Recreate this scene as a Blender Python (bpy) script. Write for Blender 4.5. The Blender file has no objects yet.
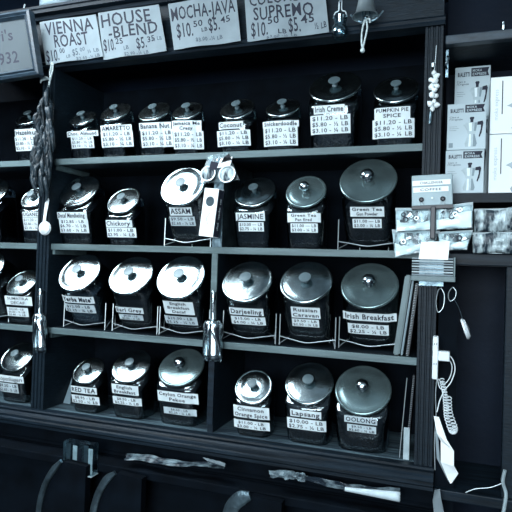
import bpy, bmesh, math, random
from mathutils import Vector, Matrix, noise
random.seed(11)
scn = bpy.context.scene
COL = scn.collection
EYE = 1.55                                   # camera height above the floor
# ------------------------------------------------------------------ camera
F = 552.0
CAM = Vector((1.51, -1.762, 0.0))            # heights below are relative to the eye, shifted by EYE when linked
def basis(y, p, r):
    cy, sy, cp, sp, cr, sr = math.cos(y), math.sin(y), math.cos(p), math.sin(p), math.cos(r), math.sin(r)
    fw = Vector((sy*cp, cy*cp, sp)); rt = Vector((cy, -sy, 0)); up = rt.cross(fw)
    return rt*cr+up*sr, -rt*sr+up*cr, fw
RT, UP, FW = basis(math.radians(-19.75), math.radians(.93), math.radians(1.8))
def at(u, v, y=0.0):
    """point of the vertical plane at depth y that is seen at (u, v)"""
    d = FW*F + RT*(u-256) - UP*(v-256)
    return CAM + d*((y-CAM.y)/d.y)
cd = bpy.data.cameras.new('camera'); cam = bpy.data.objects.new('camera', cd); COL.objects.link(cam)
cd.sensor_width = 36; cd.lens = F/512*36; cd.clip_start = .02
m3 = Matrix((RT, UP, -FW)).transposed()
cam.matrix_world = Matrix.Translation(CAM+Vector((0, 0, EYE))) @ m3.to_4x4()
scn.camera = cam

# ------------------------------------------------------------------ materials
def mat(name, col, rough=.6, metal=0.0, noise_scale=0, noise_amt=.3, bump=0, bump_scale=60, trans=0, ior=1.45,
        stretch=(1, 1, 1), emit=None, estr=0, spec=.5, alpha=1, coat=0, col2=None, thr=None):
    m = bpy.data.materials.new(name); m.use_nodes = True
    nt = m.node_tree; b = nt.nodes['Principled BSDF']
    b.inputs['Base Color'].default_value = (*col, 1); b.inputs['Roughness'].default_value = rough
    b.inputs['Metallic'].default_value = metal; b.inputs['IOR'].default_value = ior
    b.inputs['Transmission Weight'].default_value = trans; b.inputs['Specular IOR Level'].default_value = spec
    b.inputs['Alpha'].default_value = alpha; b.inputs['Coat Weight'].default_value = coat
    tc = nt.nodes.new('ShaderNodeTexCoord'); mp = nt.nodes.new('ShaderNodeMapping')
    mp.inputs['Scale'].default_value = stretch
    nt.links.new(tc.outputs['Object'], mp.inputs['Vector'])
    if noise_scale:
        n = nt.nodes.new('ShaderNodeTexNoise'); n.inputs['Scale'].default_value = noise_scale; n.inputs['Detail'].default_value = 6
        nt.links.new(mp.outputs['Vector'], n.inputs['Vector'])
        cr = nt.nodes.new('ShaderNodeValToRGB')
        c2 = col2 or tuple(c*(1-noise_amt) for c in col)
        cr.color_ramp.elements[0].color = (*c2, 1)
        cr.color_ramp.elements[1].color = (*(col if col2 else tuple(min(1, c*(1+noise_amt)) for c in col)), 1)
        cr.color_ramp.elements[0].position, cr.color_ramp.elements[1].position = thr or (.3, .7)
        nt.links.new(n.outputs['Fac'], cr.inputs['Fac']); nt.links.new(cr.outputs['Color'], b.inputs['Base Color'])
    if bump:
        n2 = nt.nodes.new('ShaderNodeTexNoise'); n2.inputs['Scale'].default_value = bump_scale; n2.inputs['Detail'].default_value = 4
        nt.links.new(mp.outputs['Vector'], n2.inputs['Vector'])
        bp = nt.nodes.new('ShaderNodeBump'); bp.inputs['Strength'].default_value = bump; bp.inputs['Distance'].default_value = .01
        nt.links.new(n2.outputs['Fac'], bp.inputs['Height']); nt.links.new(bp.outputs['Normal'], b.inputs['Normal'])
    if emit:
        b.inputs['Emission Color'].default_value = (*emit, 1); b.inputs['Emission Strength'].default_value = estr
    return m
M = dict(
    wood=mat('dark_stained_wood', (.0065, .0135, .021), .5, spec=.22, noise_scale=30, noise_amt=.35, bump=.12, bump_scale=40, stretch=(1, 1, 6)),
    woodh=mat('dark_stained_wood_rail', (.006, .0125, .020), .5, spec=.22, noise_scale=30, noise_amt=.6, bump=.15, bump_scale=40, stretch=(.15, 2, 2)),
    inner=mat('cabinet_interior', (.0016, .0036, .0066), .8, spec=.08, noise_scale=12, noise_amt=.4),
    edge=mat('worn_grey_edge', (.095, .143, .155), .55, noise_scale=14, noise_amt=.25, bump=.2, stretch=(.3, 3, 3)),
    worn=mat('worn_shelf_top', (.10, .16, .19), .5, noise_scale=22, col2=(.012, .02, .035), thr=(.35, .65), bump=.4, bump_scale=30, stretch=(.2, 3, 3)),
    shelf=mat('shelf_board', (.008, .015, .023), .55, spec=.3, noise_scale=20, noise_amt=.5, stretch=(.2, 3, 3)),
    glass=mat('clear_glass', (.82, .93, .95), .03, trans=1, ior=1.45),
    thin=mat('thin_clear_glass', (.8, .92, .95), .08, trans=1, ior=1.3),
    beans=mat('dark_beans', (.005, .0075, .013), .45, noise_scale=90, noise_amt=.7, bump=.9, bump_scale=110),
    leaf=mat('dark_tea_leaf', (.005, .0078, .013), .8, noise_scale=160, noise_amt=.8, bump=.9, bump_scale=180),
    paletea=mat('pale_green_tea_leaf', (.030, .050, .075), .85, noise_scale=160, noise_amt=.5, bump=.8, bump_scale=180),
    lid=mat('polished_lid', (.46, .56, .59), .20, metal=1, noise_scale=22, noise_amt=.35, bump=.16, bump_scale=20),
    knob=mat('lid_knob', (.10, .145, .165), .35, metal=.2, bump=.05, bump_scale=20),
    paper=mat('label_paper', (.70, .80, .84), .8, noise_scale=40, noise_amt=.06),
    oldpaper=mat('strip_paper', (.50, .60, .65), .8, noise_scale=40, noise_amt=.12),
    sign=mat('sign_paper', (.20, .25, .28), .8, noise_scale=9, noise_amt=.16, bump=.45, bump_scale=9),
    ink=mat('dark_ink', (.008, .012, .028), .7),
    greyink=mat('faded_ink', (.055, .075, .10), .8),
    wire=mat('pale_wire', (.55, .64, .68), .35, metal=.6),
    steel=mat('steel', (.55, .64, .68), .2, metal=1, bump=.05, bump_scale=20),
    whitem=mat('white_metal', (.78, .85, .88), .35, metal=.2),
    dullmetal=mat('dull_dark_metal', (.15, .22, .26), .32, metal=.9, noise_scale=20, noise_amt=.5, bump=.2),
    lid2=mat('dusty_lid', (.20, .285, .30), .24, metal=.8, noise_scale=14, noise_amt=.35, bump=.06, bump_scale=14),
    dimfilm=mat('crumpled_film', (.16, .22, .25), .35, noise_scale=25, col2=(.012, .02, .03), thr=(.42, .62), bump=.8, bump_scale=30),
    framesign=mat('framed_panel', (.045, .060, .070), .8, noise_scale=5, noise_amt=.12),
    black=mat('black_plastic', (.006, .008, .016), .4),
    white=mat('white_plastic', (.72, .80, .84), .4),
    white2=mat('white_card', (.86, .93, .95), .6, noise_scale=6, noise_amt=.04),
    greycard=mat('grey_card', (.30, .40, .44), .5, noise_scale=8, noise_amt=.2),
    boxgrey=mat('printed_box_board', (.40, .50, .55), .45, noise_scale=5, noise_amt=.12),
    midgrey=mat('mid_grey_print', (.17, .24, .28), .5),
    silverprint=mat('silver_print', (.34, .43, .47), .45, noise_scale=20, noise_amt=.3),
    bag=mat('clear_plastic_bag', (.75, .86, .9), .18, trans=.75, ior=1.15, noise_scale=60, noise_amt=.2, bump=1.0, bump_scale=35),
    crinkle=mat('crinkled_film', (.50, .62, .66), .3, metal=.1, noise_scale=38, col2=(.015, .03, .045), thr=(.42, .60), bump=1.0, bump_scale=40, stretch=(1.6, 1, .5)),
    pepper=mat('dried_pepper', (.016, .027, .036), .34, spec=.4, noise_scale=30, noise_amt=.6, bump=.5, bump_scale=70, coat=.05),
    twine=mat('pale_twine', (.50, .60, .62), .8, noise_scale=120, noise_amt=.4, bump=.5),
    bulb=mat('white_bulbs', (.75, .83, .85), .6, noise_scale=60, noise_amt=.15),
    frame=mat('frame_wood', (.022, .038, .055), .35, noise_scale=25, noise_amt=.4, stretch=(1, 1, 4)),
    wall=mat('navy_painted_wall', (.0036, .0085, .0185), .55, spec=.12, noise_scale=4, noise_amt=.25, bump=.1),
    ceil=mat('pale_ceiling', (.30, .38, .44), .9, noise_scale=5, noise_amt=.1),
    floor=mat('dark_floorboards', (.012, .02, .03), .4, noise_scale=12, noise_amt=.5, stretch=(.3, 3, 1)),
    lamp=mat('ceiling_lamp_diffuser', (.9, .95, 1), .5, emit=(.84, .94, 1.0), estr=17),
    fill_panel=mat('fill_panel_diffuser', (.9, .95, 1), .5, emit=(.80, .93, 1.0), estr=9),
    brass=mat('bell_metal', (.44, .52, .55), .36, metal=.85, noise_scale=14, noise_amt=.3),
    spine=mat('pale_spine', (.12, .175, .19), .5, noise_scale=20, noise_amt=.25, stretch=(1, 1, .2)),
)

def thin_glass(name, tint, rough, bump, scale, base=.04, white=0.0):
    m = bpy.data.materials.new(name); m.use_nodes = True; nt = m.node_tree; nt.nodes.clear()
    N = nt.nodes.new; o = N('ShaderNodeOutputMaterial'); mx = N('ShaderNodeMixShader'); tr = N('ShaderNodeBsdfTransparent'); gl = N('ShaderNodeBsdfGlossy')
    tr.inputs[0].default_value = (*tint, 1); gl.inputs['Roughness'].default_value = rough; gl.inputs[0].default_value = (.85, .95, 1, 1)
    fr = N('ShaderNodeFresnel'); fr.inputs[0].default_value = 1.5; ad = N('ShaderNodeMath'); ad.operation = 'ADD'; ad.inputs[1].default_value = base; ad.use_clamp = True
    tc = N('ShaderNodeTexCoord'); n = N('ShaderNodeTexNoise'); n.inputs['Scale'].default_value = scale; bp = N('ShaderNodeBump'); bp.inputs['Strength'].default_value = bump; bp.inputs['Distance'].default_value = .01
    L = nt.links.new; L(tc.outputs['Object'], n.inputs['Vector']); L(n.outputs['Fac'], bp.inputs['Height']); L(bp.outputs['Normal'], gl.inputs['Normal'])
    L(fr.outputs[0], ad.inputs[0]); L(ad.outputs[0], mx.inputs[0]); L(tr.outputs[0], mx.inputs[1])
    if white:
        df = N('ShaderNodeBsdfDiffuse'); df.inputs[0].default_value = (.75, .85, .9, 1); m2 = N('ShaderNodeMixShader'); m2.inputs[0].default_value = white
        L(gl.outputs[0], m2.inputs[1]); L(df.outputs[0], m2.inputs[2]); L(m2.outputs[0], mx.inputs[2])
    else: L(gl.outputs[0], mx.inputs[2])
    L(mx.outputs[0], o.inputs[0]); return m
M['glass'] = thin_glass('clear_glass', (.80, .90, .93), .09, .25, 18, .07)
M['thin'] = thin_glass('thin_clear_plastic', (.85, .93, .95), .1, .1, 20)
M['bag'] = thin_glass('clear_plastic_bag', (.90, .96, .97), .22, .35, 30, .05, .55)
# ------------------------------------------------------------------ mesh helpers
def link(name, bm, m, parent=None, smooth=False):
    me = bpy.data.meshes.new(name)
    bmesh.ops.recalc_face_normals(bm, faces=bm.faces[:])
    bm.to_mesh(me); bm.free()
    for mm in (m if isinstance(m, (list, tuple)) else [m]): me.materials.append(M[mm])
    if smooth:
        for p in me.polygons: p.use_smooth = True
        try: me.set_sharp_from_angle(angle=math.radians(40))
        except Exception: pass
    o = bpy.data.objects.new(name, me); COL.objects.link(o)
    if parent is None:
        me.transform(Matrix.Translation((0, 0, EYE)))
    else:
        o.parent = parent
        r = parent
        while r.parent: r = r.parent
        me.transform(Matrix.Translation(-(r.location-Vector((0, 0, EYE)))))
    return o
def thing(name, label, cat, loc, group=None):
    o = bpy.data.objects.new(name, None); COL.objects.link(o)
    o.empty_display_size = .02
    o.location = Vector(loc)+Vector((0, 0, EYE)); o['label'] = label; o['category'] = cat
    if group: o['group'] = group
    return o
def tag(o, label, cat, group=None):
    o['label'] = label; o['category'] = cat
    if group: o['group'] = group
    return o
def struct(o): o['kind'] = 'structure'; return o

def box(bm, x0, x1, y0, y1, z0, z1, bev=0, mi=0, mtx=None):
    vs = [bm.verts.new((x, y, z)) for x in (x0, x1) for y in (y0, y1) for z in (z0, z1)]
    q = [(0, 1, 3, 2), (4, 6, 7, 5), (0, 4, 5, 1), (2, 3, 7, 6), (0, 2, 6, 4), (1, 5, 7, 3)]
    fs = [bm.faces.new([vs[i] for i in f]) for f in q]
    for f in fs: f.material_index = mi
    if bev:
        es = list({e for f in fs for e in f.edges})
        r = bmesh.ops.bevel(bm, geom=es, offset=bev, segments=2, affect='EDGES', profile=.5)
        vs = list({v for f in r['faces'] for v in f.verts} | {v for v in vs if v.is_valid})
    if mtx:
        for v in vs: v.co = mtx @ v.co
    return vs
def boxm(x0, x1, y0, y1, z0, z1, bev=0, mtx=None):
    bm = bmesh.new(); box(bm, x0, x1, y0, y1, z0, z1, bev)
    if mtx: bmesh.ops.transform(bm, matrix=mtx, verts=bm.verts[:])
    return bm
def tube(bm, pts, r, seg=8, cap=True):
    pts = [Vector(p) for p in pts]; n = len(pts)
    rs = r if isinstance(r, (list, tuple)) else [r]*n
    rings = []; prev = None
    for i, p in enumerate(pts):
        t = (pts[min(i+1, n-1)]-pts[max(i-1, 0)]).normalized()
        if prev is None:
            a = Vector((0, 0, 1)) if abs(t.z) < .9 else Vector((1, 0, 0))
            nx = t.cross(a).normalized()
        else: nx = (prev-t*prev.dot(t)).normalized()
        prev = nx; ny = t.cross(nx)
        rings.append([bm.verts.new(p+(nx*math.cos(k*2*math.pi/seg)+ny*math.sin(k*2*math.pi/seg))*rs[i]) for k in range(seg)])
    for a, b in zip(rings, rings[1:]):
        for k in range(seg): bm.faces.new((a[k], a[(k+1) % seg], b[(k+1) % seg], b[k]))
    if cap: bm.faces.new(rings[0]); bm.faces.new(rings[-1][::-1])
def smooth_path(pts, n=8):
    pts = [Vector(p) for p in pts]; out = []
    P = [2*pts[0]-pts[1]]+pts+[2*pts[-1]-pts[-2]]
    for i in range(1, len(P)-2):
        for k in range(n):
            t = k/n; a, b, c, d = P[i-1:i+3]
            out.append(.5*((2*b)+(c-a)*t+(2*a-5*b+4*c-d)*t*t+(3*b-a-3*c+d)*t**3))
    return out+[pts[-1]]
def lathe(bm, prof, mtx=None, seg=40, mi=0):
    """revolve (r, z) about z"""
    rings = []
    for r, z in prof:
        if r < 1e-6: rings.append([bm.verts.new((0, 0, z))])
        else: rings.append([bm.verts.new((r*math.cos(k*2*math.pi/seg), r*math.sin(k*2*math.pi/seg), z)) for k in range(seg)])
    for a, b in zip(rings, rings[1:]):
        for k in range(seg):
            k2 = (k+1) % seg
            if len(a) == 1 and len(b) == 1: continue
            if len(a) == 1: f = bm.faces.new((a[0], b[k], b[k2]))
            elif len(b) == 1: f = bm.faces.new((a[k], a[k2], b[0]))
            else: f = bm.faces.new((a[k], a[k2], b[k2], b[k]))
            f.material_index = mi
    if mtx: bmesh.ops.transform(bm, matrix=mtx, verts=[v for r in rings for v in r])
def gridmesh(fn, nu, nv, thick=.0006, back=Vector((0, 1, 0))):
    """thin sheet over (s,t) in 0..1 with thickness towards back"""
    bm = bmesh.new(); L = []
    for off in (0, thick):
        L.append([[bm.verts.new(fn(i/nu, j/nv)+back*off) for j in range(nv+1)] for i in range(nu+1)])
    for s, g in enumerate(L):
        for i in range(nu):
            for j in range(nv):
                q = (g[i][j], g[i+1][j], g[i+1][j+1], g[i][j+1]); bm.faces.new(q if s == 0 else q[::-1])
    a, b = L
    ring = [(i, 0) for i in range(nu)]+[(nu, j) for j in range(nv)]+[(i, nv) for i in range(nu, 0, -1)]+[(0, j) for j in range(nv, 0, -1)]
    for k in range(len(ring)):
        p, q = ring[k], ring[(k+1) % len(ring)]
        bm.faces.new((a[p[0]][p[1]], b[p[0]][p[1]], b[q[0]][q[1]], a[q[0]][q[1]]))
    return bm
def quad_fn(p00, p10, p11, p01, curl=0.0, sag=0.0):
    """bilinear sheet: s to the right, t upwards; curl lifts it off the wall"""
    a, b, c, d = map(Vector, (p00, p10, p11, p01))
    def fn(s, t):
        p = (a*(1-s)+b*s)*(1-t)+(d*(1-s)+c*s)*t
        p.y -= curl*(math.sin(math.pi*s*1.3)**2*.6+(1-t)**2*.7*math.sin(3+5*s)**2)+sag*math.sin(math.pi*t)
        return p
    return fn

# ------------------------------------------------------------------ lettering
_tc = {}
def glyphs(s, bold):
    k = (s, bold)
    if k not in _tc:
        cu = bpy.data.curves.new('t', 'FONT'); cu.body = s; cu.size = 1; cu.resolution_u = 2; cu.offset = bold; cu.space_character = 1.0+bold*5; cu.fill_mode = 'FRONT'
        ob = bpy.data.objects.new('t', cu); COL.objects.link(ob)
        bpy.context.view_layer.update()
        me = bpy.data.meshes.new_from_object(ob.evaluated_get(bpy.context.evaluated_depsgraph_get()))
        vs = [(v.co.x, v.co.y) for v in me.vertices]; fs = [tuple(p.vertices) for p in me.polygons]
        bpy.data.objects.remove(ob); bpy.data.curves.remove(cu); bpy.data.meshes.remove(me)
        xs = [v[0] for v in vs] or [0]
        _tc[k] = (vs, fs, min(xs), max(xs))
    return _tc[k]
def lettering(name, lines, fn, m, parent, off=Vector((0, -.0008, 0)), hand=0.0):
    """lines: (text, s0, s1, t_base, t_cap, bold, slope); text fills s0..s1, capitals t_base..t_cap of sheet fn"""
    bm = bmesh.new()
    for ln in lines:
        txt, s0, s1, tb, tc = ln[:5]; bold = (ln[5] if len(ln) > 5 else .0) if not hand else .012; slope = ln[6] if len(ln) > 6 else 0
        vs, fs, x0, x1 = glyphs(txt, bold)
        if not vs: continue
        seed = random.random()*50
        out = []
        for x, y in vs:
            s = s0+(x-x0)/(x1-x0)*(s1-s0); t = tb+y/.70*(tc-tb)+slope*(s-s0)
            if hand:
                s += hand*(.6*math.sin(x*2.9+seed)+.4*math.sin(y*7+x*5+seed))*.35
                t += hand*math.sin(x*3.7+seed*2)
            out.append(bm.verts.new(fn(s, t)+off))
        for f in fs:
            try: bm.faces.new([out[i] for i in f])
            except ValueError: pass
    o = link(name, bm, m, parent)
    return o

# ------------------------------------------------------------------ the room
def st(name, bm, m): return struct(link(name, bm, m))
st('floor', boxm(-2.6, 4.2, -4.2, .45, -EYE-.05, -EYE), 'floor')
st('ceiling', boxm(-2.6, 4.2, -4.2, .45, 1.35, 1.40), 'ceil')
st('wall_back', boxm(-2.6, 4.2, .40, .45, -EYE, 1.35), 'wall')
st('wall_left', boxm(-2.65, -2.6, -4.2, .45, -EYE, 1.35), 'wall')
st('wall_right', boxm(4.2, 4.25, -4.2, .45, -EYE, 1.35), 'wall')

def lamp_panel(label, x0, x1, y0, y1, m):
    t = thing('ceiling_light', label, 'ceiling light', ((x0+x1)/2, (y0+y1)/2, 1.345), 'ceiling lights over the shop')
    bm = bmesh.new()
    box(bm, x0-.03, x0, y0-.03, y1+.03, 1.29, 1.345); box(bm, x1, x1+.03, y0-.03, y1+.03, 1.29, 1.345)
    box(bm, x0, x1, y0-.03, y0, 1.29, 1.345); box(bm, x0, x1, y1, y1+.03, 1.29, 1.345)
    link('frame', bm, 'whitem', t)
    link('diffuser', boxm(x0, x1, y0, y1, 1.30, 1.32), m, t)
lamp_panel('long ceiling light nearest the left end of the cabinet', -1.35, .25, -1.12, -.36, 'lamp')
lamp_panel('added fill panel on the ceiling out over the middle of the room', .9, 2.3, -2.6, -1.9, 'fill_panel')  # unseen panel behind the camera, added as frontal fill

# ------------------------------------------------------------------ shelving cabinet
S = dict(A=.388, B=.057, C=-.269, D=-.586)       # shelf tops, relative to the eye
XL, XR = -.66, 1.44
PW = .029
cab = thing('shelving_cabinet', 'tall dark wooden shelving cabinet filled with rows of labelled glass jars', 'cabinet', (.4, .15, -EYE))
def fluted(x, w, z0, z1, m, name, parent, y0=-.018, y1=.30, grooves=3):
    bm = bmesh.new()
    prof = [(-w, y1), (-w, y0)]
    gw = 2*w/(grooves*2+1)
    for g in range(grooves):
        a = -w+gw*(2*g+1); prof += [(a, y0), (a+gw*.25, y0+.005), (a+gw*.75, y0+.005), (a+gw, y0)]
    prof += [(w, y0), (w, y1)]
    lo = [bm.verts.new((x+p[0], p[1], z0)) for p in prof]; hi = [bm.verts.new((x+p[0], p[1], z1)) for p in prof]
    n = len(prof)
    for k in range(n): bm.faces.new((lo[k], lo[(k+1) % n], hi[(k+1) % n], hi[k]))
    bm.faces.new(lo[::-1]); bm.faces.new(hi)
    return link(name, bm, m, parent)
fluted(0, PW, S['D']-.022, .742, 'wood', 'post', cab)
fluted(1.437, .026, S['D']-.022, .742, 'wood', 'post', cab)
fluted(-.72, PW, S['D']-.022, .742, 'wood', 'post', cab)
link('back_panel', boxm(-.69, 1.463, .30, .32, S['D']-.022, .742), 'inner', cab)
for k in 'ABCD':
    z = S[k]
    for (a, b) in ((-.69, -PW), (PW, 1.4105)):
        bm = bmesh.new(); box(bm, a, b, .004, .30, z-.020, z)
        sh = link('shelf', bm, 'worn' if k == 'D' else 'shelf', cab)
        if k != 'D':
            link('shelf_edging', boxm(a, b, -.006, .004, z-.022, z+.001, .0015), 'edge', sh)
# upright divider in the two lower and the second bay
bm = bmesh.new(); box(bm, .712, .748, .004, .29, S['B']+.001, S['A']-.022)
link('divider', bm, 'dullmetal', cab)
link('divider', boxm(.717, .737, .002, .29, S['C']+.001, S['B']-.022), 'wood', cab)
link('divider_edging', boxm(.716, .738, -.006, .002, S['C']+.001, S['B']-.022, .001), 'edge', cab)
link('divider', boxm(.717, .737, .002, .29, S['D']+.001, S['C']-.022), 'wood', cab)
link('divider_edging', boxm(.716, .738, -.004, .002, S['D']+.03, S['C']-.022, .001), 'woodh', cab)
for z in (S['A'], S['B'], S['C']):
    link('shelf_bracket', boxm(PW, PW+.012, .004, .20, z-.040, z-.0205), 'edge', cab)
# header with mouldings
def moulding(prof, x0, x1, m, name, parent):
    bm = bmesh.new()
    lo = [bm.verts.new((x0, p[0], p[1])) for p in prof]; hi = [bm.verts.new((x1, p[0], p[1])) for p in prof]; n = len(prof)
    for k in range(n): bm.faces.new((lo[k], lo[(k+1) % n], hi[(k+1) % n], hi[k]))
    bm.faces.new(lo[::-1]); bm.faces.new(hi)
    return link(name, bm, m, parent)
link('header_board', boxm(-.75, 1.463, .006, .03, .742, .968), 'wood', cab)
moulding([(.006, .742), (-.028, .742), (-.032, .748), (-.024, .756), (-.028, .764), (-.012, .776), (.006, .778)], -.75, 1.468, 'woodh', 'header_rail', cab)
moulding([(.006, .94), (-.012, .944), (-.016, .955), (-.034, .962), (-.034, .975), (-.040, .978), (-.040, .988), (.006, .988)], -.75, 1.468, 'woodh', 'cornice', cab)
link('top_board', boxm(-.75, 1.468, .006, .32, .968, .985), 'wood', cab)
# base moulding under the bottom shelf
moulding([(.30, -.608), (.004, -.608), (.004, -.5865), (-.030, -.5865), (-.034, -.592), (-.030, -.600), (-.036, -.606), (-.044, -.611), (-.044, -.620), (-.050, -.624),
          (-.050, -.633), (-.040, -.640), (-.040, -.650), (.30, -.650)], -.75, 1.468, 'woodh', 'base_moulding', cab)
moulding([(.28, -.6505), (-.005, -.6505), (-.005, -.70), (-.012, -.705), (-.012, -.712), (-.005, -.72), (-.005, -.80), (.28, -.80)], -.75, 1.468, 'inner', 'plinth', cab)

# ------------------------------------------------------------------ jars
def superell(a, n): c, s = math.cos(a), math.sin(a); return (math.copysign(abs(c)**(2/n), c), math.copysign(abs(s)**(2/n), s))
NSEG = 48
def make_jar(row, X, r, th, fh, name_l, price_l, names, price, label, content='beans', rack=False, nameBold=.02, yL=None, lidm='lid', npaper='paper', ppaper='paper', fill=.9, dim=False):
    th = math.radians(th); zs = S[row]
    if yL is None: yL = -.055 if rack else {'A': .012, 'B': -.005, 'C': -.01, 'D': -.012}[row]
    k_ = (1.762+yL)/(1.762+.035)                          # table measured with the rim .035 m behind the front plane
    X = CAM.x+(X-CAM.x)*k_; r = r*k_; fh = (zs+fh)*k_-zs
    lean = math.radians(24) if rack else 0.0
    z0 = .008 if rack else .001
    shear = 0.0 if rack else .20
    Fy = yL+(.096 if rack else .006)+shear*.8*fh
    a = r*.965; b = min(a*.92, (.278-Fy-(.03 if rack else 0))/2)
    root = thing('glass_jar', label, 'jar', (X, Fy+b, zs), 'glass jars on the cabinet shelves')
    R = Matrix.Rotation(lean, 4, 'X')                      # top leans to -y
    base = Vector((X, Fy, zs+z0))
    T = Matrix.Translation(base) @ R
    Ti = T.inverted()
    thl = th-lean
    lc = Ti @ Vector((X, yL+r*math.cos(th), zs+fh+r*math.sin(th)))     # lid centre, local
    n = Vector((0, -math.sin(thl), math.cos(thl))); e2 = Vector((0, math.cos(thl), math.sin(thl)))
    neck = .012; rm = r*.86
    mc = lc-n*(neck+.001)
    mf = mc-e2*rm; mb = mc+e2*rm
    zf = max(mf.z-.022, .04); zb = max(mb.z-(.075 if rack else .035), zf+.02)
    def sc(z): return .90+.10*min(1, max(0, z)/zf)**.8
    def wall(phi, t):                                      # t 0..1 from bottom to the shoulder
        cx, sy = superell(phi, 4.2)
        ztop = zf+(zb-zf)*(sy*.5+.5)
        z = t*ztop; s = sc(min(z, zf))
        if t == 0: s *= .96
        return Vector((cx*a*s, b+sy*b*s-shear*z, z))
    def rings(shr, tmax=1.0, mouth=True):
        out = []
        for t in (0, .04, .2, .4, .6, .8, 1.0):
            tt = t*tmax
            rg = []
            for k in range(NSEG):
                p = wall(k*2*math.pi/NSEG, tt)
                if t == .04: p.z = .006
                p = Vector((p.x*(1-shr/a), b+(p.y-b)*(1-shr/b), max(p.z, shr)))
                rg.append(p)
            out.append(rg)
        if mouth:
            top = out[-1]
            mo = [mc+Vector((math.cos(k*2*math.pi/NSEG)*rm, 0, 0))+e2*math.sin(k*2*math.pi/NSEG)*rm for k in range(NSEG)]
            for t in (.25, .5, .75, 1.0):
                rg = []
                for W, Mo in zip(top, mo):
                    K = W+Vector((0, 0, .38*(Mo-W).length)); rg.append(W*(1-t)**2+K*2*t*(1-t)+Mo*t*t)
                out.append(rg)
            out.append([p+n*neck for p in mo])
        return out
    def loft(rgs, capb=True, capt=False):
        bm = bmesh.new(); V = [[bm.verts.new(T @ p) for p in rg] for rg in rgs]
        for A, B in zip(V, V[1:]):
            for k in range(NSEG): bm.faces.new((A[k], A[(k+1) % NSEG], B[(k+1) % NSEG], B[k]))
        if capb: bm.faces.new(V[0][::-1])
        if capt:
            c = sum((v.co for v in V[-1]), Vector())/NSEG; cv = bm.verts.new(c+Vector((0, 0, .006)))
            for k in range(NSEG): bm.faces.new((V[-1][k], V[-1][(k+1) % NSEG], cv))
        return bm
    bo = link('body', loft(rings(0)), 'glass', root, smooth=True)
    cont = loft(rings(.004, fill, False), True, True)
    link('contents', cont, content, root, smooth=True)
    # lid
    fr = Matrix((Vector((1, 0, 0)), e2, n)).transposed().to_4x4(); fr.translation = lc
    LM = T @ fr
    bm = bmesh.new()
    rim = [(r-.004+.0055*math.cos(q), -.004+.0055*math.sin(q)) for q in [math.radians(d) for d in range(100, -101, -20)]]
    lathe(bm, [(0, .0037), (r*.35, .0036), (r*.62, .0031), (r*.76, .0022), (r*.80, .0012), (r*.88, .0008), (r-.008, .0005)]+rim+[(r*.93, -.010),
               (r*.9, -.009), (r*.88, -.004), (0, -.003)], LM, 56)
    lid = link('lid', bm, lidm, root, smooth=True)
    kr = max(.017, r*.235)
    bm = bmesh.new()
    lathe(bm, [(0, .0035), (kr*.5, .0036), (kr*.36, .007), (kr*.36, .014), (kr*.55, .017), (kr*.95, .0195), (kr, .0215), (kr*.95, .0235), (kr*.5, .0242), (0, .0244)], LM, 28)
    if lidm == 'lid2':
        bm.free(); bm = bmesh.new()
        lathe(bm, [(0, .0035), (kr*.6, .0038), (kr*.45, .009), (kr*.5, .013), (kr*.86, .019), (kr, .026), (kr*.86, .034), (kr*.45, .039), (0, .040)], LM, 28)
    link('knob', bm, 'steel' if lidm == 'lid2' else 'knob', lid, smooth=True)
    # paper strips
    def strip(nm, c, w, h, lines, paper, rot=0, bold=.02):
        def surf(x, z):                                    # front wall depth of the body, local
            s_ = sc(z); aa, bb = a*s_, b*s_
            u = min(.90, abs(x)/aa); k = (1-u**6)**(1/6)
            return b-bb*max(k, .86)-.0022-shear*z
        y_ = Fy
        for _ in range(6):
            P = at(c[0], c[1], y_); L = Ti @ P
            y_ = (T @ Vector((L.x, surf(L.x, L.z), L.z))).y
        P1 = at(c[0]+w/2, c[1], y_); P0 = at(c[0]-w/2, c[1], y_)
        q = (P1.x-P0.x)
        hh = (at(c[0], c[1]-h/2, y_)-at(c[0], c[1]+h/2, y_)).z
        cx, cz = L.x, L.z; hz = hh/math.cos(lean)
        ca, sa = math.cos(rot), math.sin(rot)
        def fn(s, t):
            dx = (s-.5)*q; dz = (t-.5)*hz
            x = cx+dx*ca-dz*sa; z = cz+dx*sa+dz*ca
            return T @ Vector((x, surf(x, z), z))
        o = link(nm, gridmesh(fn, 24, 6, .0007), paper, root)
        nl = len(lines); LT = []
        for i, tx in enumerate(lines):
            wd = 1.0
            if isinstance(tx, tuple): tx, wd = tx
            pitch = .94/nl; g_ = glyphs(tx, bold); nat = (g_[3]-g_[2])/.70*pitch*.66*hz/q
            wd = min(wd, max(nat*1.35/.9, .3)) if nat*1.35 < wd*.9 else wd
            tb = 1-.03-pitch*(i+1)+pitch*.2
            LT.append((tx, .5-.45*wd, .5+.45*wd, tb, tb+pitch*.66, bold))
        lettering('lettering', LT, fn, 'ink', o, off=Vector((0, -.0020, 0)))
    if name_l: strip('name_label', name_l[0:2], name_l[2], name_l[3], names, npaper, name_l[4] if len(name_l) > 4 else 0, nameBold)
    if price_l: strip('price_label', price_l[0:2], price_l[2], price_l[3], price, ppaper, price_l[4] if len(price_l) > 4 else 0, .014)
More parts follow.
